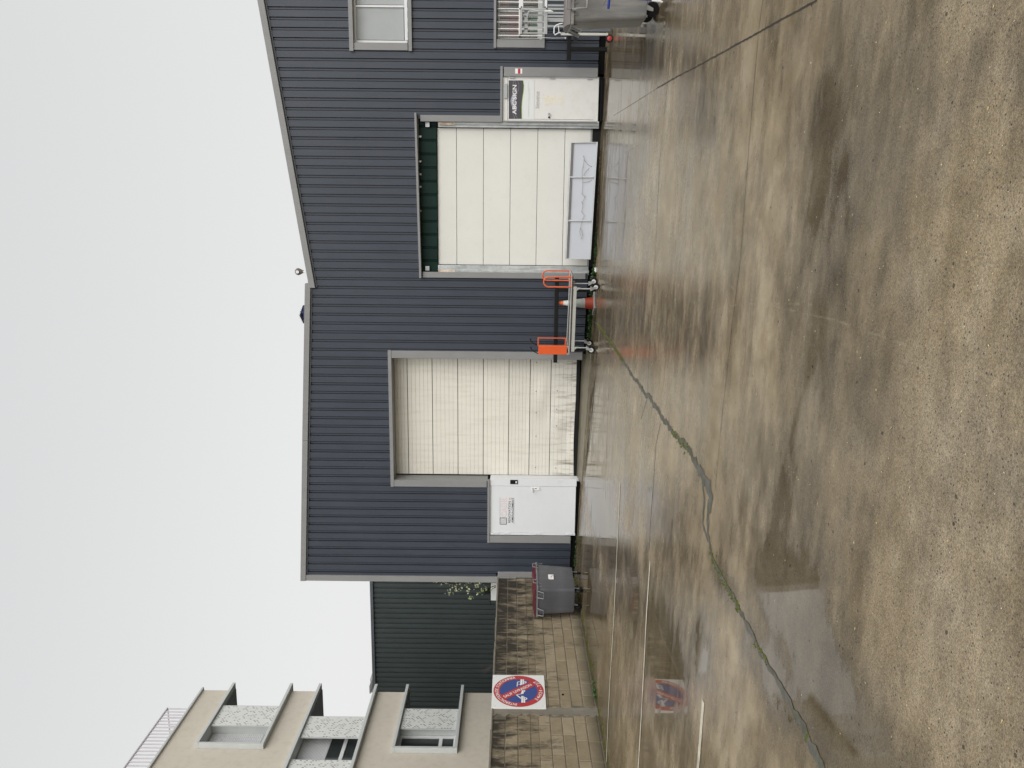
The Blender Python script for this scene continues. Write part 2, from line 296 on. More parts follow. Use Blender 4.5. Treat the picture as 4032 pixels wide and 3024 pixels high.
vs = []; wet = []
for y in ys:
    for x in xs:
        vs.append((x, y, gz(x, y)))
        w = 0
        for (cx, cy, hx, hy, s) in PUD:
            dx = (x-cx)/hx; dy = (y-cy)/hy; d = dx*dx+dy*dy
            if d < 4: w = max(w, s*(1-.5*math.sqrt(d)))
        wet.append(w)
nx = len(xs); fs = [(j*nx+i, j*nx+i+1, (j+1)*nx+i+1, (j+1)*nx+i) for j in range(len(ys)-1) for i in range(nx-1)]
me = bpy.data.meshes.new('yard'); me.from_pydata(vs, [], fs)
at = me.attributes.new('wet', 'FLOAT', 'POINT'); at.data.foreach_set('value', wet)
me.polygons.foreach_set('use_smooth', [True]*len(me.polygons))
yard = bpy.data.objects.new('concrete_yard', me); COL.objects.link(yard); struct(yard)
def yard_mat():
    m = bpy.data.materials.new('wet_concrete'); m.use_nodes = True; n = m.node_tree.nodes; l = m.node_tree.links; b = n['Principled BSDF']
    def N(t, **k):
        x = n.new(t)
        for a, v in k.items():
            if hasattr(x, a) and not a.startswith('i_'): setattr(x, a, v)
        return x
    def MR(src, a, b_, c, d):
        r = n.new('ShaderNodeMapRange'); l.new(src, r.inputs[0]); r.inputs[1].default_value = a; r.inputs[2].default_value = b_; r.inputs[3].default_value = c; r.inputs[4].default_value = d; return r.outputs[0]
    def MA(op, a, c, c2=None):
        r = n.new('ShaderNodeMath'); r.operation = op
        for i, q in enumerate((a, c) if c2 is None else (a, c, c2)):
            if isinstance(q, (int, float)): r.inputs[i].default_value = q
            else: l.new(q, r.inputs[i])
        return r.outputs[0]
    def MX(f, a, c):
        r = n.new('ShaderNodeMix'); r.data_type = 'RGBA'
        for i, q in ((0, f), (6, a), (7, c)):
            if isinstance(q, tuple): r.inputs[i].default_value = (*q, 1)
            elif isinstance(q, (int, float)): r.inputs[i].default_value = q
            else: l.new(q, r.inputs[i])
        return r.outputs[2]
    g = n.new('ShaderNodeNewGeometry'); pos = g.outputs['Position']; sp = n.new('ShaderNodeSeparateXYZ'); l.new(pos, sp.inputs[0])
    def noise(scale, det=6, rough=.6, vec=pos, dist=0):
        x = n.new('ShaderNodeTexNoise'); x.inputs['Scale'].default_value = scale; x.inputs['Detail'].default_value = det; x.inputs['Roughness'].default_value = rough; x.inputs['Distortion'].default_value = dist; l.new(vec, x.inputs['Vector']); return x.outputs[0]
    def mapped(s, rot=0):
        x = n.new('ShaderNodeMapping'); l.new(pos, x.inputs[0]); x.inputs['Scale'].default_value = s; x.inputs['Rotation'].default_value = (0, 0, rot); return x.outputs[0]
    near = MR(sp.outputs['Y'], -12.2, -14.6, 0, 1)                       # the nearer slabs are more weathered, stones exposed
    big = noise(.55, 5, .6); mid = noise(2.6, 7, .68, dist=.3); streak = noise(1.6, 6, .65, mapped((.45, 1.9, 1), .25))
    tone = MA('ADD', MA('MULTIPLY', big, .45), MA('ADD', MA('MULTIPLY', mid, .42), MA('MULTIPLY', streak, .28)))
    base = n.new('ShaderNodeValToRGB'); l.new(tone, base.inputs[0]); e = base.color_ramp.elements
    e[0].position = .46; e[0].color = (.135, .100, .052, 1); e[1].position = .70; e[1].color = (.325, .265, .178, 1); x = e.new(.58); x.color = (.225, .175, .106, 1)
    col = MX(MR(noise(1.4, 4, .6, dist=.4), .45, .62, 0, .22), base.outputs[0], (.190, .160, .122))
    # stones: two sizes of voronoi cells, each with its own tone
    def cells(scale):
        v = n.new('ShaderNodeTexVoronoi'); v.inputs['Scale'].default_value = scale; l.new(pos, v.inputs['Vector']); s2 = n.new('ShaderNodeSeparateColor'); l.new(v.outputs['Color'], s2.inputs[0]); return v.outputs['Distance'], s2.outputs[0], s2.outputs[1]
    d1, r1, q1 = cells(165); d2, r2, q2 = cells(68)
    grain = MR(r1, 0, 1, .66, 1.34); gr = n.new('ShaderNodeVectorMath'); gr.operation = 'MULTIPLY'; l.new(col, gr.inputs[0]); l.new(grain, gr.inputs[1])
    col = MX(MR(near, 0, 1, .4, .95), col, gr.outputs[0])
    tint = MX(q2, (.095, .075, .060), (.33, .27, .19))
    stone = MA('MULTIPLY', MA('LESS_THAN', d2, .36), MA('GREATER_THAN', r2, .62))
    col = MX(MA('MULTIPLY', stone, MR(near, 0, 1, .12, .75)), col, tint)
    darkst = MA('MULTIPLY', MA('LESS_THAN', d2, .30), MA('GREATER_THAN', r2, .93))
    col = MX(MA('MULTIPLY', darkst, MR(near, 0, 1, .25, .85)), col, (.035, .028, .028))
    d3, r3, q3 = cells(10)                                                # few larger pits
    pit = MA('MULTIPLY', MA('LESS_THAN', d3, .10), MA('GREATER_THAN', r3, .72)); col = MX(MA('MULTIPLY', pit, .8), col, (.03, .022, .016))
    d4, r4, q4 = cells(9)
    pale = MA('MULTIPLY', MA('LESS_THAN', d4, .055), MA('GREATER_THAN', r4, .9)); col = MX(pale, col, (.55, .50, .40))
    # arcs scraped by tyres
    # damp strip with moss along the block wall
    edge = MR(MA('ADD', sp.outputs['X'], MA('MULTIPLY', mid, .5)), -8.02, -8.32, 0, .9); col = MX(edge, col, (.030, .032, .014))
    # water
    wa = n.new('ShaderNodeAttribute'); wa.attribute_name = 'wet'
    wn = noise(1.1, 8, .62, mapped((.55, 1.6, 1), .15), .5); wn2 = noise(4.5, 6, .6, mapped((.7, 1.7, 1), .1))
    w = MA('ADD', wa.outputs['Fac'], MA('ADD', MA('MULTIPLY', MA('SUBTRACT', wn, .5), 1.6), MA('MULTIPLY', MA('SUBTRACT', wn2, .5), 1.1)))
    water = MR(w, .42, .66, 0, 1)
    damp = MR(w, -.15, .5, 0, 1)
    dk = n.new('ShaderNodeVectorMath'); dk.operation = 'SCALE'; l.new(col, dk.inputs[0]); l.new(MR(damp, 0, 1, 1.08, .50), dk.inputs['Scale']); col = dk.outputs[0]
    l.new(col, b.inputs['Base Color'])
    rr = MA('ADD', MR(damp, 0, 1, .38, .16), MA('MULTIPLY', MA('SUBTRACT', noise(14, 4), .5), .16)); rr = MA('ADD', rr, MR(near, 0, 1, -.03, .07))
    rough = MR(water, 0, 1, 0, 1); rmix = MA('ADD', MA('MULTIPLY', rr, MA('SUBTRACT', 1, water)), MA('MULTIPLY', water, .035))
    l.new(rmix, b.inputs['Roughness']); b.inputs['IOR'].default_value = 1.42; b.inputs['Specular IOR Level'].default_value = .5
    h = MA('ADD', MA('MULTIPLY', MR(d1, 0, .6, 1, 0), .35), MA('ADD', MA('MULTIPLY', MR(d2, 0, .5, 1, 0), MA('MULTIPLY', r2, .9)), MA('MULTIPLY', noise(230, 3), .3))); h = MA('SUBTRACT', h, MA('MULTIPLY', pit, 3))
    st = MA('MULTIPLY', MA('SUBTRACT', 1, water), MR(near, 0, 1, .10, .62))
    bp = n.new('ShaderNodeBump'); bp.inputs['Distance'].default_value = .006; l.new(st, bp.inputs['Strength']); l.new(h, bp.inputs['Height']); l.new(bp.outputs[0], b.inputs['Normal'])
    return m
M['yard'] = yard_mat(); me.materials.append(M['yard'])
def ribbon(pts, w, name, m, dz=.004, jit=.3, sub=.05, kind='structure'):
    mb = MB(); L = []
    for (p, w0), (q, w1) in zip(zip(pts, w), list(zip(pts, w))[1:]):
        d = (q-p).length; k = max(1, int(d/sub))
        for i in range(k): L.append((p.lerp(q, i/k), lerp(w0, w1, i/k)))
    L.append((pts[-1], w[-1])); V = []
    off = 0
    for i, (p, ww) in enumerate(L):
        a = L[max(0, i-1)][0]; c = L[min(len(L)-1, i+1)][0]; d = Vector((c.x-a.x, c.y-a.y, 0)).normalized(); nrm = Vector((-d.y, d.x, 0))
        off = off*.7+random.uniform(-1, 1)*jit*ww*.5
        for s_ in (-.5, .5):
            q = p+nrm*(ww*s_*(1+random.uniform(-jit, jit))+off); V.append((q.x, q.y, gz(q.x, q.y)+dz))
    mb.add(V, [(2*i, 2*i+1, 2*i+3, 2*i+2) for i in range(len(L)-1)])
    o = mb.build(name, m, loc=(pts[0].x, pts[0].y, 0)); o['kind'] = kind; return o, L
gp = lambda *a: [G('D', x, y) for x, y in a]
jp = gp((1281, 690), (1300, 712), (1345, 778), (1380, 830), (1420, 885), (1455, 935), (1483, 968), (1508, 1010), (1528, 1042), (1536, 1075), (1530, 1110), (1529, 1150), (1535, 1190), (1548, 1228), (1575, 1275), (1605, 1330), (1632, 1385), (1655, 1430), (1680, 1475), (1708, 1520), (1738, 1580), (1775, 1660), (1800, 1720))
o, JL = ribbon(jp, [.05, .04, .05, .06, .07, .06, .08, .10, .13, .12, .08, .05, .05, .06, .05, .045, .05, .045, .055, .06, .07, .08, .08], 'joint_filler', M['filler'], jit=.5)
o, _ = ribbon(gp((1517, 1040), (1522, 1080), (1519, 1130), (1530, 1170)), [.03, .05, .04, .02], 'joint_filler', M['filler'], jit=.5)
cracks = [((1765, 0), (1690, 42), (1600, 92), (1500, 146), (1420, 190)), ((1420, 190), (1372, 221), (1325, 250)), ((1427, 915), (1417, 960), (1412, 1040), (1405, 1130), (1403, 1190)),
          ((1650, -10), (1640, 60), (1625, 230), (1610, 420), (1600, 560), (1582, 700), (1560, 900), (1545, 1060)), ((1455, 0), (1440, 200), (1425, 350), (1416, 548), (1405, 700), (1398, 860), (1385, 905)),
          ((1349, 60), (1342, 200), (1335, 420), (1325, 640), (1318, 790), (1312, 900), (1308, 1080)), ((1345, 640), (1340, 700))]
for i, c in enumerate(cracks):
    w_ = [.014, .004, .014, .006, .008, .010, .006][i]
    ribbon(gp(*c), [w_]*len(c), 'crack', M['crack'], dz=.003, jit=.35)
# moss that grows in the joint, on the wall foot and along the cladding
def moss(name, spots, m, hgt=.02, n=1):
    mb = MB()
    for (x, y, r) in spots:
        h = hgt*random.uniform(.5, 1.3); k = 6; a0 = random.random()*6
        V = [(x+r*math.cos(a0+i*2*math.pi/k)*random.uniform(.6, 1.2), y+r*math.sin(a0+i*2*math.pi/k)*random.uniform(.6, 1.2), 0) for i in range(k)]
        V = [(a, b, gz(a, b)+.001) for a, b, _ in V]; V.append((x, y, gz(x, y)+h))
        mb.add(V, [(i, (i+1) % k, k) for i in range(k)])
    o = mb.build(name, m); o['kind'] = 'stuff'; return o
sp = []
def inm(y): return 700 < y < 780 or 930 < y < 975 or 1185 < y < 1320 or 1380 < y < 1440 or 1590 < y < 1610
for p, w_ in JL:
    d = p-CAM; yy = (1512-FPX*d.dot(RC)/d.dot(FWD))*.5486
    if inm(yy):
        for _ in range(random.choice((3, 6, 9))): sp.append((p.x+random.gauss(0, w_*.35), p.y+random.gauss(0, w_*.35), random.uniform(.006, .02)))
moss('moss', sp, M['moss'], .012)
sp = []
for i in range(260):
    y = random.uniform(-9, -.1); sp.append((-8.44+abs(random.gauss(0, .09)), y, random.uniform(.01, .045)))
moss('moss', sp, M['moss'], .012)
def weeds(name, spots, m, hgt, leaf):
    mb = MB()
    for (x, y, s_) in spots:
        z = gz(x, y)
        for _ in range(int(7)):
            a = random.uniform(0, 6.28); h = hgt*s_*random.uniform(.3, 1.1); rr = h*random.uniform(.2, .9); c = Vector((x+math.cos(a)*rr, y+math.sin(a)*rr, z+h)); b0 = Vector((x, y, z)); wv = Vector((-math.sin(a), math.cos(a), .2))*leaf*random.uniform(.5, 1.2)
            t = c+(c-b0).normalized()*leaf*1.3
            mb.add([b0, c-wv, t, c+wv], [(0, 1, 2, 3)])
    o = mb.build(name, m); o['kind'] = 'stuff'; return o
sp = [(random.uniform(-2.6, -1.15), random.uniform(-.12, -.01), random.uniform(.5, 1.2)) for _ in range(110)]+[(random.uniform(-1.15, .1), random.uniform(-.2, -.1), random.uniform(.2, .6)) for _ in range(60)]
sp += [(random.gauss(-.95, .07), random.gauss(-.3, .05), random.uniform(.6, 1.1)) for _ in range(26)]+[(random.gauss(-.45, .05), random.gauss(-.3, .03), .6) for _ in range(10)]
sp += [(random.gauss(-8.36, .04), random.gauss(-5.1, .12), random.uniform(.3, .9)) for _ in range(18)]+[(random.gauss(-7.95, .06), random.gauss(-.15, .03), .5) for _ in range(10)]+[(random.uniform(-8.3, -7.35), -.1, random.uniform(.1, .4)) for _ in range(25)]
weeds('weeds', sp, M['weed'], .085, .013)
# debris
def bits(name, pts, m, r):
    mb = MB()
    for (x, y) in pts:
        z = gz(x, y); a = random.uniform(0, 3.14); u = Vector((math.cos(a), math.sin(a), 0))*r*random.uniform(.6, 1.8); v = Vector((-math.sin(a), math.cos(a), 0))*r*random.uniform(.4, .8)
        c = Vector((x, y, z+.004)); h = Vector((0, 0, r*.4))
        mb.add([c-u-v*.5, c+u*.3-v, c+u+v*.2, c-u*.2+v, c+h], [(0, 1, 4), (1, 2, 4), (2, 3, 4), (3, 0, 4)])
    o = mb.build(name, m); o['kind'] = 'stuff'; return o
bits('leaf_litter', [tuple(G('D', random.uniform(1500, 2200), random.uniform(0, 1659))[:2]) for _ in range(70)], M['leafbit'], .006)
bits('stone_chips', [tuple(G('D', random.uniform(1320, 2200), random.uniform(0, 1659))[:2]) for _ in range(90)], M['chip'], .0035)
# pale scrapes left by wheels: a thin broken film on the concrete
sm_ = bpy.data.materials.new('pale_scrape'); sm_.use_nodes = True; q_ = sm_.node_tree; b_ = q_.nodes['Principled BSDF']; b_.inputs['Base Color'].default_value = (.42, .36, .25, 1); b_.inputs['Roughness'].default_value = .5
g_ = q_.nodes.new('ShaderNodeNewGeometry'); n_ = q_.nodes.new('ShaderNodeTexNoise'); n_.inputs['Scale'].default_value = 9; n_.inputs['Detail'].default_value = 8; q_.links.new(g_.outputs['Position'], n_.inputs['Vector'])
r_ = q_.nodes.new('ShaderNodeMapRange'); r_.inputs[1].default_value = .42; r_.inputs[2].default_value = .7; r_.inputs[4].default_value = .32; q_.links.new(n_.outputs[0], r_.inputs[0]); q_.links.new(r_.outputs[0], b_.inputs['Alpha'])
for c in (((1470, 715), (1510, 697), (1566, 662), (1643, 655), (1757, 658)), ((1500, 556), (1530, 577), (1561, 603), (1616, 649)), ((1440, 470), (1470, 500), (1500, 556)), ((1640, 655), (1800, 690), (1960, 745)), ((1375, 440), (1372, 470), (1410, 520), (1440, 560)), ((1350, 330), (1400, 300), (1440, 290))):
    ribbon(gp(*c), [.014]*len(c), 'scrape_mark', sm_, dz=.0025, jit=.3)
# painted lines
for lab, pts, w_ in [('upper', [(1340, 1045), (1335, 1150), (1325, 1360), (1310, 1665), (1306, 1760)], .055), ('middle', [(1405, 1212), (1397, 1330), (1390, 1470), (1379, 1665), (1375, 1760)], .055), ('lower', [(1520, 1514), (1514, 1590), (1508, 1665), (1503, 1760)], .075)]:
    o, _ = ribbon(gp(*pts), [w_]*len(pts), 'parking_line', M['linepaint'], dz=.005, jit=.06)
# ---------------------------------------------------------------- text
def text_geo(s, outline=0, bold=0, spacing=1.0):
    c = bpy.data.curves.new('t', 'FONT'); c.body = s; c.size = 1; c.resolution_u = 3; c.space_character = spacing
    if outline: c.fill_mode = 'NONE'; c.bevel_depth = outline; c.bevel_resolution = 0
    elif bold: c.offset = bold*.5
    o = bpy.data.objects.new('t', c); COL.objects.link(o); bpy.context.view_layer.update()
    me = bpy.data.meshes.new_from_object(o.evaluated_get(bpy.context.evaluated_depsgraph_get()))
    vs = [v.co.copy() for v in me.vertices]; fs = [tuple(p.vertices) for p in me.polygons]
    bpy.data.objects.remove(o); bpy.data.curves.remove(c); bpy.data.meshes.remove(me)
    return vs, fs
def put_text(mb, s, org, right, up, width=None, height=None, **k):
    vs, fs = text_geo(s, **k); 
    x0 = min(v.x for v in vs); x1 = max(v.x for v in vs); y0 = min(v.y for v in vs); y1 = max(v.y for v in vs)
    sy = height/(y1-y0) if height else None; sx = width/(x1-x0) if width else sy
    if sy is None: sy = sx
    n_ = right.cross(up)
    mb.add([org+right*((v.x-x0)*sx)+up*((v.y-y0)*sy)+n_*(v.z*.0) for v in vs], fs)
# ---------------------------------------------------------------- corrugated cladding
PER = .2074; RIB0 = -.74
def cladding(parent, m, xa, xb, top, bot, holes, Y=0.0, face=-1, npl=5, phase=RIB0, name='cladding_sheet'):
    """upright ribbed sheets, five ribs each; holes are (x0,x1,z0,z1)"""
    k0 = int(math.floor((xa-phase)/PER/npl)); k = k0
    while phase+k*npl*PER < xb:
        s0 = max(xa, phase+k*npl*PER); s1 = min(xb, phase+(k+1)*npl*PER)
        if s1-s0 > .02:
            cuts = {s0, s1}
            for r in range(npl):
                b0 = phase+(k*npl+r)*PER
                for q in (0, .002, .015, .017, .053, .055, .068, .070): cuts.add(b0+q)
            for h in holes: cuts.add(h[0]); cuts.add(h[1])
            cs = sorted(c for c in cuts if s0-1e-6 <= c <= s1+1e-6)
            def dep(x):
                t = (x-phase) % PER
                if t > PER-1e-5: t = 0
                return interp([(0, 0), (.002, .05), (.015, .05), (.017, .024), (.053, .024), (.055, .05), (.068, .05), (.070, 0), (PER, 0)], t)
            mb = MB()
            for a, b in zip(cs, cs[1:]):
                if b-a < 1e-5: continue
                mid = (a+b)/2; iv = [(bot(mid), None)]
                segs = [[None, None]]; zs = sorted([(h[2], h[3]) for h in holes if h[0]-1e-6 <= mid <= h[1]+1e-6])
                cur = 'b'; parts = []
                lo = None
                for (z0, z1) in zs:
                    parts.append((lo, z0)); lo = z1
                parts.append((lo, None))
                for (l0, h0) in parts:
                    la, lb = (bot(a), bot(b)) if l0 is None else (l0, l0)
                    ha, hb = (top(a), top(b)) if h0 is None else (h0, h0)
                    if ha-la < .01: continue
                    da, db = Y-face*dep(a), Y-face*dep(b)
                    mb.add([(a, da, la), (b, db, lb), (b, db, hb), (a, da, ha)], [(0, 1, 2, 3)])
            if mb.v: mb.build(name, m, parent)
        k += 1
def fbox(mb, z, a0, b0, a1, b1, y0, y1, Y=None):
    Yp = y0 if Y is None else Y; am, bm_ = (a0+a1)/2, (b0+b1)/2
    z0, z1 = P(z, a0, bm_, Y=Yp).z, P(z, a1, bm_, Y=Yp).z; x0, x1 = P(z, am, b0, Y=Yp).x, P(z, am, b1, Y=Yp).x
    mb.box(x0, x1, y0, y1, z0, z1); return min(x0, x1), max(x0, x1), min(z0, z1), max(z0, z1)
cbot = lambda x: interp([(-8.6, .375), (-7.3, .345), (-2.7, .17), (-1.1, .125), (3.4, .03), (12, -.1)], x)
# openings (x0, x1, z0, z1)
G2X = (-5.985, -2.86); G1X = (-.97, 2.44)
H_G2 = (G2X[0], G2X[1], -1, 4.70); H_CADR = (-7.42, G2X[0]+.001, -1, 2.37)
H_G1 = (G1X[0], G1X[1], -1, 4.03); H_ABC = (G1X[1]-.001, 3.40, -1, 2.10)
H_WIN = (3.985, 5.75, 4.20, 5.42); H_WLO = (4.065, 5.75, 1.27, 2.24)
H_NOTCH = (-8.7, -8.40, -1, 2.20)
JX = -1.29                                                               # where the two units meet
# ---- flat-roofed unit on the left
fw = thing('warehouse', (-4.9, 0, 0), 'dark blue-grey metal warehouse unit with nearly level roof edge and CADR door', 'building')
ftop = lambda x: interp([(-8.62, 7.02), (JX, 6.60)], x)
cladding(fw, M['clad'], -8.50, JX-.002, ftop, cbot, [H_G2, H_CADR, H_NOTCH])
mb = MB(); mb.box(-8.44, -7.44, .05, .3, -.3, .5); mb.build('plinth', M['black'], fw); mb = MB(); mb.box(-7.439, G2X[0], .05, .3, -.3, .235); mb.build('plinth', M['black'], fw); mb = MB(); mb.box(G2X[1]+.02, JX, .05, .3, -.3, .4); mb.build('plinth', M['black'], fw)
mb = MB()                                        # shell behind the cladding: side, back, roof
mb.hexa([(-8.52, .06, 0), (-8.50, .06, 0), (-8.50, 8.6, 0), (-8.52, 8.6, 0)], [(-8.52, .06, 7.0), (-8.50, .06, 7.0), (-8.50, 8.6, 7.0), (-8.52, 8.6, 7.0)])
mb.box(-8.5, JX, 8.5, 8.6, 0, 6.6); mb.build('side_wall', M['clad'], fw)
mb = MB(); mb.hexa([(-8.55, .06, 6.98), (JX, .06, 6.56), (JX, 8.6, 6.56), (-8.55, 8.6, 6.98)], [(-8.55, .06, 7.02), (JX, .06, 6.60), (JX, 8.6, 6.60), (-8.55, 8.6, 7.02)]); mb.build('roof', M['trimdark'], fw)
def slantbox(mb, x0, za0, zb0, x1, za1, zb1, y0, y1):
    mb.hexa([(x0, y0, za0), (x1, y0, za1), (x1, y1, za1), (x0, y1, za0)], [(x0, y0, zb0), (x1, y0, zb1), (x1, y1, zb1), (x0, y1, zb0)])
mb = MB(); slantbox(mb, -8.63, 6.955, 7.087, -5, 6.75, 6.885, -.06, .25); slantbox(mb, -4.996, 6.75, 6.885, -1.238, 6.53, 6.66, -.06, .25); mb.build('roof_edge_trim', M['trim'], fw, bev=.006)
mb = MB(); slantbox(mb, -8.6, 6.92, 6.954, JX+.04, 6.495, 6.529, -.012, .2); mb.build('flashing', M['trimdark'], fw)
mb = MB(); mb.box(-8.625, -8.475, -.045, .12, 2.16, 6.95); mb.box(-8.49, -8.345, -.04, .1, .36, 2.157); mb.build('corner_trim', M['trim'], fw, bev=.005)
# garage door of planks with ribs
gd = MB(); mb = gd; YD = .40
t0 = P('Z6', 70, 700, Y=-.04).z; 
mb.box(-6.14, -2.78, -.05, .02, 4.70, 4.78); mb.box(G2X[0]+.0, G2X[1], .02, YD+.02, 4.70, 4.74)
mb.box(-6.135, -5.975, -.04, 0, 2.44, 4.70); mb.box(-5.99, -5.975, 0, YD, 2.42, 4.70); mb.box(-2.965, -2.79, -.04, .02, .20, 4.70); mb.box(-2.87, -2.855, .0, YD, .15, 4.70)
gf2 = mb.build('garage_door_surround', M['trim'], fw, bev=.004)
gdo = MB(); gdo.box(-5.97, -2.87, YD+.05, YD+.09, .1, 4.7); gdoor = gdo.build('garage_door', M['black'], fw, label='ribbed cream overhead garage door, dented and dirty at the bottom')
seam = [(P('Z6', a, 142, Y=YD).z+P('Z6', b, 1265, Y=YD).z)/2 for a, b in [(490, 508), (738, 750), (988, 992), (1237, 1234), (1444, 1434), (1643, 1634), (1893, 1872)]]
seam = [4.72, seam[0]+.605]+seam
xa, xb = -5.955, -2.90
xl = P('Z6', 300, 1266, Y=YD).x; xr = P('Z6', 300, 140, Y=YD).x
for i, (z1, z0) in enumerate(zip(seam, seam[1:])):
    nb = 6 if i else 4
    mb = MB(); last = i == len(seam)-2; lowp = i >= len(seam)-3
    nxs = 26; prof = []
    zt, zb_ = z1-.006, z0+.004; hh = (zt-zb_)/nb
    prof.append((zt, .03))
    for k in range(nb):
        za_ = zt-k*hh; prof += [(za_-.004, 0), (za_-hh+.009, 0), (za_-hh+.0045, .009)] if k < nb-1 else [(za_-.004, 0), (zb_+.004, 0), (zb_, .03)]
    V = []
    for (z, dpt) in prof:
        for j in range(nxs+1):
            x = lerp(xl, xr, j/nxs); t = j/nxs
            dent = 0
            if lowp:                              # bumps the lower planks have taken
                dent = .036*math.exp(-((t-.55)**2)/.012-((z-.95)**2)/.05)-.024*math.exp(-((t-.75)**2)/.01-((z-1.1)**2)/.02)+.026*math.exp(-((t-.35)**2)/.02-((z-.5)**2)/.02)
            if i == len(seam)-4: dent = -.012*math.exp(-((t-.4)**2)/.05-((z-seam[-3])**2)/.004)
            if last and z < zb_+.1: dent += .012*math.sin(t*23)*math.sin(t*9)
            V.append((x, YD+dpt+dent, z+(.02*math.sin(t*5)*(1 if last and z < zb_+.08 else 0))))
    r_ = nxs+1; mb.add(V, [(a*r_+j, a*r_+j+1, (a+1)*r_+j+1, (a+1)*r_+j) for a in range(len(prof)-1) for j in range(nxs)])
    mb.build('door_panel', M['cream2b'] if last else M['cream2'], gdoor, label='lowest panel, stained brown and buckled' if last else None)
mb = MB()
for a, b in [(1508, 190), (1502, 470), (1502, 675), (1500, 903), (1496, 1206), (1714, 196), (1707, 464), (1700, 643), (1699, 804), (1691, 1213)]:
    p = P('Z6', a, b, Y=YD-.01); mb.lathe(p, [(.012, -.006), (.012, .006)], 'y', 8)
mb.build('bolt', M['wire'], gdoor, kind='stuff')
mb = MB(); mb.box(xl-.01, xr+.01, YD-.03, YD+.04, seam[-1]-.075, seam[-1]+.005); mb.build('rubber_seal', M['rubber'], gdoor)
mb = MB(); x0 = P('Z6', 1960, 1265, Y=0).x
mb.hexa([(-5.95, -.34, -.2), (-2.66, -.34, -.2), (-2.66, .5, -.2), (-5.95, .5, -.2)], [(-5.95, -.34, gz(-5.9, -.3)+.02), (-2.66, -.34, gz(-2.7, -.3)+.02), (-2.66, .5, .175), (-5.95, .5, .235)]); o = mb.build('door_apron', M['apron'], fw, bev=.01)
# white steel door CADR
mb = MB(); fbox(mb, 'Z7', 440, 150, 472, 1060, -.055, .02); fbox(mb, 'Z7', 473, 962, 1645, 1063, -.045, .02); mb.build('door_surround', M['trim'], fw, bev=.004)
dr = MB(); XR = -5.955
dr.box(XR-.012, XR, .0, YD, .2, 2.36); fr_ = fbox(dr, 'Z7', 478, 133, 1735, 238, -.02, .03); fbox(dr, 'Z7', 478, 917, 1712, 948, -.02, .03); fbox(dr, 'Z7', 474, 238, 488, 917, -.02, .03); dr.build('door_frame', M['white'], fw, bev=.003)
mb = MB(); lf = fbox(mb, 'Z7', 492, 240, 1716, 914, -.012, .03); door = mb.build('door', M['white'], fw, bev=.004, label='white steel door with CADR lettering')
mb = MB(); fbox(mb, 'Z7', 770, 148, 880, 208, -.035, -.02); mb.build('intercom', M['blackpaint'], fw, bev=.004)
mb = MB(); fbox(mb, 'Z7', 848, 165, 865, 195, -.037, -.034); mb.build('intercom_button', M['printwhite'], fw)
mb = MB(); fbox(mb, 'Z7', 1090, 255, 1197, 300, -.035, -.012); hp = mb.build('handle_plate', M['printwhite'], door, bev=.003)
mb = MB(); mb.tube([P('Z7', 1095, 266, Y=-.03), P('Z7', 1095, 266, Y=-.07), P('Z7', 1108, 338, Y=-.07)], .008); mb.build('handle', M['alu'], door, smooth=True)
mb = MB(); c = P('Z7', 1143, 270, Y=-.036); mb.box(c.x-.008, c.x+.008, c.y-.002, c.y, c.z-.016, c.z+.016); mb.build('keyhole', M['black'], door)
for a0, a1, b in [(520, 605, 918), (675, 762, 921), (1128, 1217, 928), (1590, 1675, 937)]:
    mb = MB(); fbox(mb, 'Z7', a0, b-8, a1, b+8, -.04, -.012); mb.build('hinge', M['white'], door, bev=.003)
RX, UZ = Vector((1, 0, 0)), Vector((0, 0, 1))
def ftext(mb, z, s, x_left, y_left, x_base, x_top, y_right, Y, **k):
    """lettering on the facade: baseline at crop x=x_base, cap line at x_top, from crop y=y_left up to y_right"""
    a = P(z, x_base, y_left, Y=Y); b = P(z, x_base, y_right, Y=Y); c = P(z, x_top, y_left, Y=Y)
    put_text(mb, s, Vector((a.x, Y, (a.z+b.z)/2)), RX, UZ, width=b.x-a.x, height=c.z-a.z, **k)
mb = MB(); ftext(mb, 'Z7', 'CADR', 0, 680, 722, 640, 402, -.0145, bold=.02); mb.build('pink_lettering', M['pink'], door); mb = MB(); ftext(mb, 'Z7', 'CADR', 0, 677, 719, 643, 405, -.0155, bold=-.026); mb.build('white_inline', M['printwhite'], door)
mb = MB(); ftext(mb, 'Z7', 'RENOVATION', 0, 768, 776, 743, 455, -.0145, bold=.012); ftext(mb, 'Z7', 'AMENAGEMENT', 0, 770, 822, 790, 402, -.0145, bold=.012); mb.build('black_lettering', M['printblack'], door)
mb = MB(); ftext(mb, 'Z7', 'et', 0, 435, 776, 752, 403, -.0145, bold=.02); mb.build('orange_lettering', M['printorange'], door)
mb = MB()
def fline(mb, z, a0, b0, a1, b1, w, Y):
    p, q = P(z, a0, b0, Y=Y), P(z, a1, b1, Y=Y); d = (q-p).normalized(); nn = Vector((-d.z, 0, d.x))*w/2
    mb.add([p-nn, q-nn, q+nn, p+nn], [(0, 1, 2, 3)])
for l_ in [(622, 697, 622, 790), (717, 697, 717, 790), (622, 697, 717, 697), (622, 790, 717, 790)]: fline(mb, 'Z7', *l_, .013, -.0145)
for t in range(-3, 5):
    a0, b0, a1, b1 = 627, 700+t*20, 712, 785+t*20
    if b0 < 700: a0 += 700-b0; b0 = 700
    if b1 > 787: a1 -= b1-787; b1 = 787
    if a1 > a0: fline(mb, 'Z7', a0, b0, a1, b1, .004, -.0145)
fline(mb, 'Z7', 826, 402, 826, 790, .003, -.0145); fline(mb, 'Z7', 622, 402, 622, 697, .005, -.0145); mb.build('hatched_square_logo', M['printblack'], door)
mb = MB()
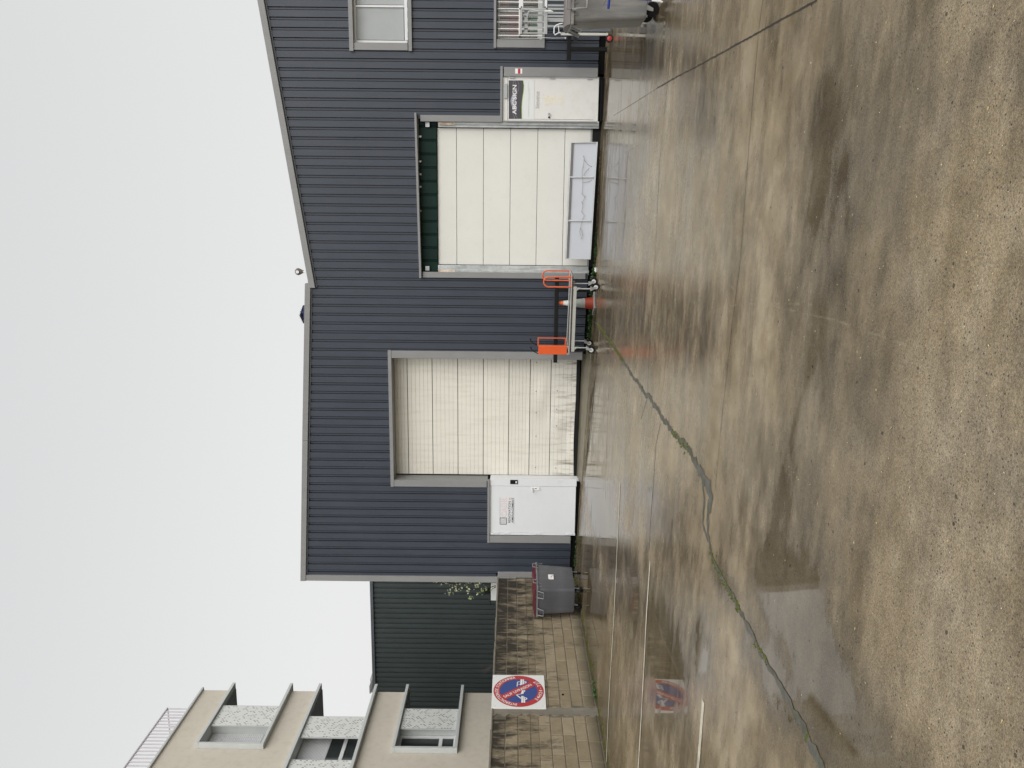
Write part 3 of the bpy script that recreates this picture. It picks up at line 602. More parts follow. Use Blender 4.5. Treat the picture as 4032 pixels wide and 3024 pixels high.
for k in range(5): fline(mb, 'Z7', 1470+k*22, 150+k*3, 1472+k*22, 205-k*7, .006, -.0225)
mb.build('sticker_residue', M['printpale'], fw, kind='stuff')
# ---- gable unit on the right
gw = thing('warehouse', (3.5, 0, 0), 'dark blue-grey metal warehouse unit with sloping roof edge and ABC SIGN door', 'building')
gt0, gt1 = P('Z4', 260, 295, Y=-.05), P('Z1', 30, 0, Y=-.05)
sl = (gt1.z-gt0.z)/(gt1.x-gt0.x); RIDGE = 9.5
gtop = lambda x: (gt0.z+sl*(x-gt0.x) if x < RIDGE else gt0.z+sl*(2*RIDGE-x-gt0.x))-.16
cladding(gw, M['clad'], JX, 14, gtop, cbot, [H_G1, H_ABC, H_WIN, H_WLO])
mb = MB(); mb.box(JX+.001, G1X[0]-.012, .05, .3, -.4, .3); mb.build('plinth', M['black'], gw); mb = MB(); mb.box(3.41, 14, .05, .3, -.4, .25); mb.build('plinth', M['black'], gw)
mb = MB(); mb.box(JX+.01, 14, 12, 12.1, 0, 6.5); mb.box(13.9, 14, .06, 12, 0, 7); mb.box(JX+.01, JX+.06, .31, 12, -.3, 6.6); mb.build('side_wall', M['clad'], gw)
mb = MB()
for xa_, xb_ in ((gt0.x, RIDGE), (RIDGE, 14.1)): slantbox(mb, xa_, gtop(xa_)+.06, gtop(xa_)+.10, xb_, gtop(xb_)+.06, gtop(xb_)+.10, .06, 12)
mb.build('roof', M['trimdark'], gw)
mb = MB(); slantbox(mb, gt0.x, gtop(gt0.x)+.02, gtop(gt0.x)+.16, RIDGE, gtop(RIDGE)+.02, gtop(RIDGE)+.16, -.07, .2); slantbox(mb, RIDGE, gtop(RIDGE)+.02, gtop(RIDGE)+.16, 14.2, gtop(14.2)+.02, gtop(14.2)+.16, -.07, .2); mb.build('roof_edge_trim', M['trim'], gw, bev=.006)
mb = MB(); slantbox(mb, gt0.x+.02, gtop(gt0.x)-.015, gtop(gt0.x)+.018, RIDGE, gtop(RIDGE)-.015, gtop(RIDGE)+.018, -.014, .2); mb.build('flashing', M['trimdark'], gw)
# garage door, smooth panels
YE = .16
mb = MB()
la, lb = P('Z3', 185, 100, Y=-.12), P('Z3', 230, 1590, Y=-.12); lc = P('Z3', 205, 100, Y=-.12); le = P('Z3', 250, 1590, Y=-.12)
slantbox(mb, lb.x, le.z, lb.z, la.x, lc.z, la.z, -.12, .02)
mb.build('lintel_trim', M['trim'], gw, bev=.005)
mb = MB(); rj = fbox(mb, 'Z3', 240, 123, 962, 181, -.045, .02); ljx = fbox(mb, 'Z3', 262, 1541, 1728, 1592, -.045, .02); mb.box(G1X[0]-.01, G1X[0]+.005, .0, YE+.1, .1, 4.0); mb.box(G1X[1]-.005, G1X[1]+.01, .0, YE+.1, .1, 4.0)
mb.box(G1X[0], G1X[1], 0.02, YE+.1, 4.0, 4.02); mb.build('garage_door_surround', M['trim'], gw, bev=.004)
mb = MB()                                        # dark green corrugated valance
zt, zb_ = 4.0, P('Z3', 390, 850, Y=YE-.06).z; x = G1X[0]+.01; pr = []
while x < G1X[1]-.01:
    pr += [(x, 0), (x+.235, 0), (x+.243, .02), (x+.258, .02), (x+.266, 0), (x+.276, 0), (x+.283, .02), (x+.291, .02)]; x += .297
V = []
for (x, d) in pr: x = min(x, G1X[1]-.01); V += [(x, YE-.06+d, zb_), (x, YE-.06+d, zt)]
mb.add(V, [(2*i, 2*i+2, 2*i+3, 2*i+1) for i in range(len(pr)-1)]); mb.box(G1X[0]+.01, G1X[1]-.01, YE-.03, YE-.02, zb_-.015, zt); mb.build('green_valance', M['green_valance'], gw)
mb = MB()
for b in (315, 540, 655, 768, 985, 1320): p = P('Z3', 238, b, Y=YE-.08); mb.box(p.x-.02, p.x+.02, p.y-.02, p.y+.03, p.z-.03, p.z+.03)
for b in (208, 1502): p = P('Z3', 305, b, Y=YE-.1); mb.box(p.x-.05, p.x+.05, p.y-.02, p.y+.03, p.z-.045, p.z+.045)
mb.build('valance_bracket', M['steel'], gw, kind='stuff')
mb = MB(); mb.box(G1X[0]+.02, G1X[1]-.02, YE+.04, YE+.08, .0, 3.9); gdoor1 = mb.build('garage_door', M['black'], gw, label='smooth cream sectional garage door')
se = [(P('Z3', a, 245, Y=YE).z+P('Z3', b, 1470, Y=YE).z)/2 for a, b in [(395, 395), (570, 567), (816, 802), (1063, 1037), (1311, 1273), (1558, 1508), (1790, 1735)]]
xl1, xr1 = P('Z3', 1000, 1472, Y=YE).x, P('Z3', 1000, 243, Y=YE).x
for z1, z0 in zip(se, se[1:]):
    mb = MB(); mb.box(xl1, xr1, YE, YE+.035, z0+.005, z1-.004); mb.build('door_panel', M['cream1'], gdoor1, bev=.006)
mb = MB(); mb.box(xl1, xr1, YE-.005, YE+.03, se[-1]-.03, se[-1]+.004); mb.build('bottom_rail', M['alu'], gdoor1)
mb = MB(); mb.box(xl1-.02, xr1+.02, YE, YE+.03, -.25, se[-1]-.031); mb.build('rubber_seal', M['rubber'], gdoor1)
for b0, b1, r0 in ((182, 212, 1), (1514, 1542, 0)):
    mb = MB(); fbox(mb, 'Z3', 400, b0, 1850 if r0 else 1760, b1, .03, .09); fbox(mb, 'Z3', 400, b1 if r0 else 1478, 1850 if r0 else 1755, 236 if r0 else b0, .07, .14); mb.build('guide_rail', M['steel'], gw, bev=.004)
    mb = MB(); fbox(mb, 'Z3', 400, b0 if r0 else b0, 552, b1-4 if r0 else b1-4, .018, .03); mb.build('rusty_bracket', M['rust'], gw)
# door ABC SIGN
mb = MB(); fbox(mb, 'Z2', 193, 720, 219, 1325, -.055, .02); fbox(mb, 'Z2', 232, 733, 1256, 836, -.045, .02); fbox(mb, 'D', 1084, 262, 1290, 264, -.03, .02); mb.build('door_surround', M['trim'], gw, bev=.004)
mb = MB(); fbox(mb, 'Z2', 236, 838, 1270, 850, -.01, .04); fbox(mb, 'Z2', 236, 1318, 1268, 1332, -.01, .04); fbox(mb, 'Z2', 222, 838, 272, 1332, -.01, .04); mb.build('door_frame', M['white2'], gw, bev=.003)
mb = MB(); fbox(mb, 'Z2', 274, 852, 1262, 1316, .0, .04); door = mb.build('door', M['white2'], gw, bev=.004, label='aged white door with ABC SIGN banner')
mb = MB(); fbox(mb, 'Z2', 235, 910, 270, 1070, -.04, -.01); mb.build('door_closer', M['blind'], gw, bev=.004)
fq = lambda z, a, b, Y: Vector((P(z, a, b, Y=Y).x, Y, P(z, a, b, Y=Y).z))
def fpoly(mb, z, pts, Y): mb.poly([fq(z, a, b, Y) for a, b in pts])
mb = MB(); fbox(mb, 'Z2', 284, 873, 562, 1296, -.006, -.001, Y=-.006); mb.build('door_banner', M['bannerwhite'], door)
cv = [(440, 875), (448, 930), (445, 985), (436, 1040), (428, 1100), (424, 1160), (424, 1220), (426, 1293)]
mb = MB()
for (a0, b0), (a1, b1) in zip(cv, cv[1:]): fpoly(mb, 'Z2', [(285, b0), (a0, b0), (a1, b1), (285, b1)], -.008)
mb.build('banner_dark_field', M['bannerdark'], door)
mb = MB()
for (a0, b0), (a1, b1) in zip(cv, cv[1:]): fline(mb, 'Z2', a0+3, b0, a1+3, b1, .010, -.0095)
mb.build('banner_green_curve', M['lime'], door)
mb = MB()
for k, (c0, amp) in enumerate([(350, 24), (350, -24), (362, 34)]):
    pts = [(c0+amp*math.sin(i/16*math.pi*2+.3*k), 876+i*26) for i in range(17)]
    for (a0, b0), (a1, b1) in zip(pts, pts[1:]): fline(mb, 'Z2', a0, b0, a1, b1, .0045, -.0095)
mb.build('banner_swirl', M['bannerlilac'], door)
mb = MB(); pts = [(305+30*abs(i-10)**1.5/32, 1010+i*9) for i in range(21)]
for (a0, b0), (a1, b1) in zip(pts, pts[1:]): fpoly(mb, 'Z2', [(a0, b0), (362, b0), (362, b1), (a1, b1)], -.0105)
mb.build('banner_lens', M['bannerlilac'], door)
mb = MB(); ftext(mb, 'Z2', "ABC'SIGN", 0, 1245, 370, 325, 925, -.012, bold=.03); mb.build('banner_lettering', M['printwhite'], door)
mb = MB(); ftext(mb, 'Z2', 'bienvenue', 0, 1178, 620, 572, 995, -.003, bold=.012); mb.build('grey_lettering', M['printgrey'], door)
mb = MB(); 
for a, b0, b1 in ((500, 890, 1280), (512, 960, 1120), (505, 1150, 1260)): fline(mb, 'Z2', a, b0, a, b1, .006, -.009)
mb.build('banner_small_print', M['printpale'], door)
mb = MB(); random.seed(3)
for (a, b, w_, h_) in [(690, 1060, 60, 40), (700, 1120, 40, 60), (760, 1090, 60, 90), (850, 1060, 55, 40), (850, 1115, 60, 35), (665, 1040, 20, 20)]:
    fpoly(mb, 'Z2', [(a-w_/2+random.uniform(-5, 5), b-h_/2), (a+w_/2, b-h_/2+random.uniform(-5, 5)), (a+w_/2+random.uniform(-5, 5), b+h_/2), (a-w_/2, b+h_/2+random.uniform(-5, 5))], -.0015-.0004*b/1000)
mb.build('tape_residue', M['tape'], door)
mb = MB(); p = P('Z2', 722, 1243, Y=-.03); mb.lathe(p, [(.010, .03), (.012, 0), (.026, -.02), (.022, -.035)], 'y', 14); mb.build('door_knob', M['alu'], door, smooth=True)
mb = MB(); p = P('Z2', 724, 1277, Y=-.01); mb.lathe(p, [(.022, .01), (.022, -.006)], 'y', 14); mb.build('lock', M['blackpaint'], door)
for a, b in ((325, 846), (760, 852), (1170, 860)):
    mb = MB(); fbox(mb, 'Z2', a-28, b-8, a+28, b+6, -.03, .0); mb.build('hinge', M['alu'], door, bev=.003)
mb = MB(); fbox(mb, 'Z2', 355, 746, 432, 802, -.049, -.045, Y=-.049); st_ = mb.build('sticker', M['printwhite'], gw)
mb = MB(); fbox(mb, 'Z2', 385, 747, 412, 801, -.051, -.0495, Y=-.051); mb.build('sticker_red_band', M['signred'], gw)
mb = MB(); xs_ = sorted([P('Z2', 1280, 850, Y=-.1).x, P('Z2', 1280, 1325, Y=-.1).x]); mb.box(xs_[0], xs_[1], -.12, .04, -.3, P('Z2', 1290, 1080, Y=-.1).z); mb.build('door_step', M['black'], gw, bev=.01)
# windows
def fwindow(par, hole, barred):
    x0, x1, z0, z1 = hole
    z_ = 'Z1' if not barred else 'T1'
    mb = MB()
    if not barred:
        fbox(mb, 'Z1', 820, 443, 856, -300, -.06, .02); fbox(mb, 'Z1', 1340, 443, 1371, -300, -.06, .02); fbox(mb, 'Z1', 857, 372, 1339, 436, -.035, .1); mb.box(x1-.02, x1+.15, -.035, .1, z0, z1); mb.box(x0, x1, .02, .14, z1, z1+.01)
    else:
        fbox(mb, 'T1', 35, 1390, 106, -1200, -.06, .02); fbox(mb, 'T1', 1452, 1390, 1528, -1200, -.05, .02); fbox(mb, 'T1', 107, 1142, 1450, 1380, -.035, .1); mb.box(x1-.02, x1+.15, -.035, .1, z0, z1)
    mb.build('window_surround', M['trim'], par, bev=.004)
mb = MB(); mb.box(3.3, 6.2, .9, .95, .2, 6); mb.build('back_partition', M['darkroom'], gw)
fwindow(gw, H_WIN, False); fwindow(gw, H_WLO, True)
YW = .12
def ybox(mb, z, a0, b0, a1, b1, y0, y1): return fbox(mb, z, a0, b0, a1, b1, y0, y1, Y=y0)
mb = MB(); ybox(mb, 'Z1', 862, 352, 1338, 372, YW-.03, YW+.03); ybox(mb, 'Z1', 1308, -300, 1338, 351, YW-.03, YW+.03); ybox(mb, 'Z1', 862, -300, 884, 351, YW-.03, YW+.03)
ybox(mb, 'Z1', 885, 44, 1307, 62, YW-.025, YW+.03); wf = mb.build('window', M['aluwhite'], gw, bev=.004, label='upstairs window with closed grey blind')
for b0, b1 in ((347, 66), (40, -240)):
    mb = MB(); q = ybox(mb, 'Z1', 888, b0, 1305, b1, YW, YW+.006); mb.v = []; mb.f = []
    n_ = 46; V = []
    for i in range(n_*2+1): V += [(q[0], YW+.004+(.004 if i % 2 else 0), lerp(q[2], q[3], i/(n_*2))), (q[1], YW+.004+(.004 if i % 2 else 0), lerp(q[2], q[3], i/(n_*2)))]
    mb.add(V, [(2*i, 2*i+1, 2*i+3, 2*i+2) for i in range(n_*2)]); mb.build('blind', M['blind'], wf)
# barred window
mb = MB(); ybox(mb, 'T1', 110, -1100, 210, 1130, YW-.02, YW+.03); ybox(mb, 'T1', 1320, -1100, 1452, 1130, YW-.02, YW+.03); ybox(mb, 'T1', 211, 1100, 1319, 1128, YW-.02, YW+.03); ybox(mb, 'T1', 211, 305, 1319, 350, YW-.02, YW+.03); wf = mb.build('window', M['flat'], gw, bev=.004, label='ground floor window behind white bars')
mb = MB(); q = ybox(mb, 'T1', 212, 351, 1318, 1099, YW+.008, YW+.014)
gl = bpy.data.materials.new('clear_glass'); gl.use_nodes = True; nn = gl.node_tree; nn.nodes.clear(); oo = nn.nodes.new('ShaderNodeOutputMaterial'); ma = nn.nodes.new('ShaderNodeMixShader'); tr = nn.nodes.new('ShaderNodeBsdfTransparent'); gs = nn.nodes.new('ShaderNodeBsdfGlossy'); gs.inputs['Roughness'].default_value = .02
ma.inputs[0].default_value = .13; nn.links.new(tr.outputs[0], ma.inputs[1]); nn.links.new(gs.outputs[0], ma.inputs[2]); nn.links.new(ma.outputs[0], oo.inputs[0]); M['clear'] = gl
mb.build('pane', M['clear'], wf) if False else None
mb = MB(); mb.box(q[0], q[1], YW+.008, YW+.014, q[2], q[3]); mb.build('pane', M['clear'], wf); mb = MB(); q2 = ybox(mb, 'T1', 212, -1000, 1318, 304, YW+.008, YW+.014); mb.build('pane', M['clear'], wf)
gr = None
for i, b in enumerate([1028, 833, 640, 447, 250, 55, -140, -335, -530, -725, -920]):
    mb = MB(); p, q = P('T1', 118, b, Y=.02), P('T1', 1460, b, Y=.02); mb.tube([(p.x, .02, p.z), (p.x, .02, q.z)], .011, 8)
    mb.build('window_bar', M['bar'], gw, smooth=True)
mb = MB(); mb.tube([P('T1', 770, 1028, Y=.005), P('T1', 785, -900, Y=.005)], .011, 8); mb.build('window_bar', M['bar'], gw, smooth=True)
for (a0, b0, a1, b1, m, nm, lab) in [(215, 1100, 480, 360, 'brownbox', 'cardboard_box', 'brown box stacked behind the barred window'), (485, 1090, 760, 360, 'redbox', 'box', 'dull red box behind the barred window under the cross bar'), (1090, 930, 1320, 420, 'dark_green', 'crate', 'green crate behind the barred window'),
                                     (215, 220, 480, -500, 'brownbox', 'cardboard_box', 'orange-brown box at the top of the barred window, cut by the photo edge'), (1290, 740, 1440, 540, 'cream_box', 'bag', 'small cream bag on the sill inside the barred window')]:
    mb = MB(); y_ = .45 if m != 'cream_box' else .2
    q = fbox(mb, 'T1', a0, b0, a1, b1, y_, y_+.3 if m != 'cream_box' else y_+.1, Y=y_); cx = (q[0]+q[1])/2
    o = mb.build(nm, M[m], loc=(cx, y_, q[2]), bev=.01); tag(o, lab, nm.replace('_', ' '), 'things stored behind the barred window')
mb = MB(); mb.box(4.0, 6.0, .19, .9, 1.2, 1.27); mb.build('window_shelf', M['cream_box'], gw)
# hanging cord with plug
t = thing('power_cord', P('T1', 1420, 1100, Y=-.07), 'white cord hanging straight down from the corner of the barred window', 'cord')
mb = MB(); mb.tube([P('T1', 1360, 1135, Y=-.07), P('T1', 1400, 1138, Y=-.08), P('T1', 1435, 1100, Y=-.08), P('T1', 1420, 1080, Y=-.08), P('T1', 1500, 1095, Y=-.07), P('T1', 1750, 1105, Y=-.07), P('T1', 2085, 1102, Y=-.07)], .005, 6); mb.build('cable', M['printwhite'], t, smooth=True)
mb = MB(); mb.tube([P('T1', 2085, 1102, Y=-.07), P('T1', 2125, 1110, Y=-.07)], [.014, .02], 8); mb.build('plug', M['printwhite'], t)
# roof lamp and skylight
c = P('T3', 245, 385, Y=.3); t = thing('roof_lamp', P('T3', 440, 375, Y=.3), 'small round dark lamp on a pale bracket above the roof edge', 'lamp')
mb = MB(); r_ = .085; mb.lathe(c+Vector((0, 0, -.02)), [(.02, -.13), (.045, -.07), (r_*.8, -.03), (r_, .02), (r_*.85, .06), (r_*.45, .09), (.01, .098)], 'z', 20); mb.build('lamp_body', M['wire'], t, smooth=True)
mb = MB()
mb.lathe(c+Vector((0, -r_-.004, 0)), [(.030, 0), (.038, -.004), (.038, .004), (.030, .004)], 'y', 20); mb.build('ring', M['aluwhite'], t)
mb = MB(); e = P('T3', 450, 375, Y=.3); mb.box(c.x-.018, c.x+.018, .26, .34, e.z-.05, c.z-.12); mb.box(e.x-.05, e.x+.05, .25, .35, e.z-.12, e.z+.05); mb.build('bracket', M['aluwhite'], t, bev=.006)
t = thing('skylight', P('T3', 340, 1330, Y=2.0), 'open roof skylight hatch peeping over the level roof edge', 'skylight')
A_, B_, C_ = P('T3', 320, 1140, Y=2), P('T3', 245, 1340, Y=2), P('T3', 330, 1500, Y=2); z0 = P('T3', 360, 1330, Y=2).z-.35
mb = MB(); mb.box(C_.x, A_.x, 2.0, 3.0, z0, A_.z-.03); mb.build('curb', M['navy'], t)
mb = MB(); mb.prism([(A_.x+.02, 2, A_.z), (B_.x, 2, B_.z), (C_.x-.02, 2, C_.z), (C_.x-.02, 2, C_.z-.03), (B_.x, 2, B_.z-.03), (A_.x+.02, 2, A_.z-.03)], (0, 1, 0)); mb.build('dome', M['aluwhite'], t)
mb = MB(); mb.box(lerp(A_.x, C_.x, .36)-.02, lerp(A_.x, C_.x, .36)+.03, 1.99, 2.03, z0, B_.z-.06); mb.tube([(lerp(A_.x, C_.x, .36), 2, A_.z+.02), (lerp(A_.x, C_.x, .55), 2, B_.z-.06)], .02); mb.build('opener', M['navy'], t)
# ---------------------------------------------------------------- rear dark green building
rw = thing('warehouse', (-13.5, 9.1, 0), 'dark green-grey ribbed metal building behind the block wall', 'building')
cladding(rw, M['green'], -26, -9.2, lambda x: 7.03, lambda x: .1, [], Y=9.1, npl=6, phase=-13.109, name='cladding_sheet')
mb = MB(); mb.box(-26, -9.2, 9.04, 9.4, 7.03, 7.14); mb.build('roof_edge_trim', M['trimdark'], rw)
mb = MB(); mb.box(-26, -9.2, 9.2, 20, 0, 7.02); mb.build('body', M['green'], rw)
t = thing('roof_vent', P('B5', 950, 400, Y=9.6), 'small grey vent box on the roof edge of the dark green building', 'vent')
q = [P('B5', a, b, Y=9.6) for a, b in ((950, 320), (930, 460))]
mb = MB(); mb.box(q[1].x, q[0].x, 9.6, 10.1, 7.02, q[1].z-.02); mb.build('vent_body', M['blind'], t)
mb = MB(); mb.prism([(q[1].x-.03, 9.57, q[1].z-.02), (q[1].x-.03, 9.57, q[1].z+.02), (lerp(q[0].x, q[1].x, .5), 9.57, q[1].z+.02), (q[0].x+.03, 9.57, q[1].z-.12), (q[0].x+.03, 9.57, q[1].z-.16)], (0, .56, 0)); mb.build('vent_cap', M['trim'], t)
# ---------------------------------------------------------------- residential block
XR_ = -14.56
ab = thing('apartment_building', (XR_, 2, 0), 'beige rendered apartment building with perforated sun screens and rooftop railing', 'building')
R = lambda z, a, b, X=XR_: P(z, a, b, X=X)
YC = 4.36; YN = -14
levels = [(8.83, 10.78), (6.09, 7.99), (3.30, 5.165)]
mb = MB(); mb.box(XR_-10, XR_, YN, YC, 10.75, 11.66); mb.box(XR_-10, XR_, YN, YC, 7.96, 8.86); mb.box(XR_-10, XR_, YN, YC, 5.13, 6.12); mb.box(XR_-10, XR_, YN, YC, 0, 3.33)
mb.box(XR_-10, XR_, YN, 1.52, 8.861, 10.749); mb.box(XR_-10, XR_, YN, -3, 6.121, 7.959); mb.box(XR_-10, XR_, YN, 1.42, 3.331, 5.129)
for z0, z1 in ((8.861, 10.749), (6.121, 7.959), (3.331, 5.129)): mb.box(XR_-10, XR_-.42, -3 if z0 > 6 and z0 < 7 else 1.0, 3.05, z0, z1)
mb.build('wall', M['beige'], ab)
mb = MB(); mb.box(XR_-10, XR_+.07, YN, YC+.07, 11.66, 11.73); mb.build('parapet_coping', M['flat'], ab, bev=.01)
for z0, z1 in levels:
    mb = MB(); mb.box(XR_-1.6, XR_-.02, 3.06, YC+.13, z1-.125, z1-.095); mb.build('loggia_soffit', M['soffit'], ab)
ends = [1.53, -2.95, 1.43]
for (z0, z1), ye in zip(levels, ends):
    mb = MB(); mb.box(XR_-.40, XR_+.16, ye, YC+.2, z1-.09, z1); mb.box(XR_-.40, XR_+.16, ye, YC+.2, z0, z0+.09); mb.box(XR_-.40, XR_+.16, ye, ye+.09, z0+.091, z1-.091)
    mb.box(XR_-1.6, XR_-.405, 3.06, YC+.2, z1-.09, z1-.01); mb.box(XR_-1.6, XR_-.405, 3.06, YC+.2, z0+.01, z0+.09)
    mb.build('window_surround', M['flat'], ab, bev=.008)
# back plane of each recess: pillar, shutters and windows
XB = XR_-.25
def rbox(mb, X0, X1, y0, y1, z0, z1): mb.box(X0, X1, y0, y1, z0, z1)
for i, ((z0, z1), ye) in enumerate(zip(levels, ends)):
    p0 = 2.53; mb = MB(); mb.box(XR_-.30, XR_-.002, p0, 3.04, z0+.091, z1-.091); mb.build('recess_wall', M['flat'], ab, bev=.005)
    b0, b1 = ye+.10, p0-.01
    if i == 0:
        mb = MB(); n_ = 26; zz0, zz1 = z0+.30, z1-.1; V = []
        for k in range(n_*2+1): V += [(XB+(.012 if k % 2 else 0), b0, lerp(zz0, zz1, k/(2*n_))), (XB+(.012 if k % 2 else 0), 3.0, lerp(zz0, zz1, k/(2*n_)))]
        mb.add(V, [(2*k, 2*k+1, 2*k+3, 2*k+2) for k in range(2*n_)]); mb.build('roller_shutter', M['shutter'], ab)
        mb = MB(); mb.box(XB-.02, XB-.01, b0, 3.0, z0+.1, z0+.30); mb.build('pane', M['glass'], ab)
    elif i == 1:
        mb = MB(); n_ = 20; zz0, zz1 = z0+.98, z1-.1; V = []
        for k in range(n_*2+1): V += [(XB+(.012 if k % 2 else 0), .5, lerp(zz0, zz1, k/(2*n_))), (XB+(.012 if k % 2 else 0), 2.6, lerp(zz0, zz1, k/(2*n_)))]
        mb.add(V, [(2*k, 2*k+1, 2*k+3, 2*k+2) for k in range(2*n_)]); mb.build('roller_shutter', M['shutter'], ab)
        mb = MB(); mb.box(XB-.04, XB+.02, .5, 2.6, z0+.50, z0+.60); mb.box(XB-.04, XB+.02, .5, 2.6, z0+.1, z0+.16); mb.box(XB-.04, XB+.02, 2.45, 2.53, z0+.161, z0+.499); mb.box(XB-.04, XB+.02, 2.45, 2.53, z0+.601, z0+.98)
        wf = mb.build('window', M['aluwhite'], ab, label='half open window under a white roller shutter')
        for a_, c_ in ((.16, .5), (.6, .98)):
            mb = MB(); mb.box(XB-.02, XB-.01, .5, 2.6, z0+a_, z0+c_); mb.build('pane', M['glass'], wf)
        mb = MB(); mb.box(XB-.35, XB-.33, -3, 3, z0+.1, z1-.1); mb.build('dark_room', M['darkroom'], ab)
    else:
        mb = MB()
        for za_, zc_ in ((z1-.16, z1-.09), (z0+.09, z0+.17)): mb.box(XB-.04, XB+.02, b0, 2.515, za_, zc_)
        mb.box(XB-.04, XB+.02, b0, b0+.09, z0+.171, z1-.161); mb.box(XB-.04, XB+.02, 2.42, 2.515, z0+.171, z1-.161); mb.box(XB-.04, XB+.02, b0+.091, 2.419, z0+.50, z0+.60)
        wf = mb.build('window', M['aluwhite'], ab, label='white framed window with dark panes on the lowest visible floor')
        for a_, c_ in ((z0+.17, z0+.50), (z0+.6, z1-.16)):
            mb = MB(); mb.box(XB-.02, XB-.01, b0+.09, 2.42, a_, c_); mb.build('pane', M['glass'], wf)
# perforated sliding screens
for (y0, y1, z0, z1) in [(P('B4', 1105, 850, X=XR_+.08).y, P('B4', 1220, 630, X=XR_+.08).y, 8.93, 10.68), (P('B5', 250, 920, X=XR_+.08).y, P('B5', 330, 703, X=XR_+.08).y, 6.19, 7.89), (.2, P('B5', 150, 1148, X=XR_+.08).y, 6.19, 7.89), (P('B5', 1235, 830, X=XR_+.08).y, P('B5', 1270, 625, X=XR_+.08).y, 3.4, 5.06)]:
    mb = MB(); mb.box(XR_+.055, XR_+.08, y0+.02, y1-.02, z0+.02, z1-.02); pp = mb.build('perforated_screen', M['perf'], ab)
    mb = MB(); mb.box(XR_+.05, XR_+.085, y0, y1, z1-.02, z1); mb.box(XR_+.05, XR_+.085, y0, y1, z0, z0+.02); mb.box(XR_+.05, XR_+.085, y0, y0+.02, z0+.02, z1-.02); mb.box(XR_+.05, XR_+.085, y1-.02, y1, z0+.02, z1-.02); mb.build('screen_frame', M['flat'], pp)
# balcony rail stubs past the corner at the lower floors
mb = MB(); a_ = P('B5', 720, 680, X=XR_-1.2)
mb.box(XR_-1.3, XR_-1.24, 5.1, 5.16, 6.2, 7.15); mb.box(XR_-1.3, XR_-1.24, 3.06, 5.16, 7.1, 7.15); mb.box(XR_-1.3, XR_-1.24, 3.06, 5.16, 6.6, 6.63); mb.build('balcony_rail', M['railing'], ab) if False else None
# roof railing
XQ = XR_-.35
top = P('B4', 580, 662, X=XQ); zt = top.z; yt = top.y
mb = MB(); mb.tube([(XQ, YN, zt), (XQ, yt, zt)], .035, 8); mb.tube([(XQ, yt, zt), (XQ-6, yt, zt)], .022, 8); mb.tube([(XQ, YN, 11.85), (XQ, yt, 11.85)], .018, 6); mb.tube([(XQ, yt, 11.85), (XQ-6, yt, 11.85)], .018, 6); rl = mb.build('roof_railing', M['railing'], ab, smooth=True)
mb = MB(); mb.tube([(XQ, yt-.02, 11.7), (XQ, yt-.02, zt)], .023, 6); b0 = mb.build('baluster', M['railing'], rl, smooth=True)
dyb = abs(P('B4', 580, 662, X=XQ).y-P('B4', 120+(1300-662)*0, 1311, X=XQ).y)
spb = .155
for k in range(1, 62):
    c = b0.copy(); COL.objects.link(c); c.parent = rl; c.location = b0.location+Vector((0, -spb*k, 0))
for k in range(1, 20):
    c = b0.copy(); COL.objects.link(c); c.parent = rl; c.location = b0.location+Vector((-spb*2*k, 0, 0))
# ---------------------------------------------------------------- block wall
XW = -8.49
bw = thing('block_wall', (XW, -4.5, .2), 'buff concrete block wall with black run-off stains, running towards the viewer', 'wall')
cz = CAM.z; zs_ = [cz+.28, cz+.055, cz-.165, cz-.39, 'band', cz-.525, cz-.735, cz-.945, cz-1.155, cz-1.365, cz-1.575, cz-1.79]
mb = MB(); mb.box(XW-.2, XW-.008, -11, -.05, -.2, cz+.285); mb.build('mortar_core', M['mortar'], bw)
mb = MB()                                        # thin broken coping
y = -11
while y < -.05:
    d = random.uniform(.18, .5); mb.box(XW-.215, XW+random.uniform(.006, .022), y, min(-.05, y+d)-.004, cz+.286, cz+.312+random.uniform(-.008, .010)); y += d
mb.build('coping', M['render'], bw)
mb = MB(); mb.box(XW-.1, XW-.003, -11, -.05, cz-.522, cz-.393); mb.build('cement_band', M['block'], bw)
PIL = (P('B3', 1400, 985, X=XW).y-.05, P('B3', 1400, 930, X=XW).y+.05)
mb = MB()
ypts = []
n_ = 30; L_ = []; R_ = []
for k in range(n_+1):
    z = lerp(-.1, cz+.28, k/n_); L_.append((XW+.006, PIL[0]+random.uniform(-.06, .05), z)); R_.append((XW+.006, PIL[1]+random.uniform(-.03, .03), z))
V = L_+R_+[(XW-.02, a[1], a[2]) for a in L_]+[(XW-.02, a[1], a[2]) for a in R_]; m_ = n_+1
mb.add(V, [(k, k+1, m_+k+1, m_+k) for k in range(n_)]+[(k, k+1, 2*m_+k+1, 2*m_+k) for k in range(n_)]+[(m_+k, m_+k+1, 3*m_+k+1, 3*m_+k) for k in range(n_)]); mb.build('mortar_pilaster', M['render'], bw)
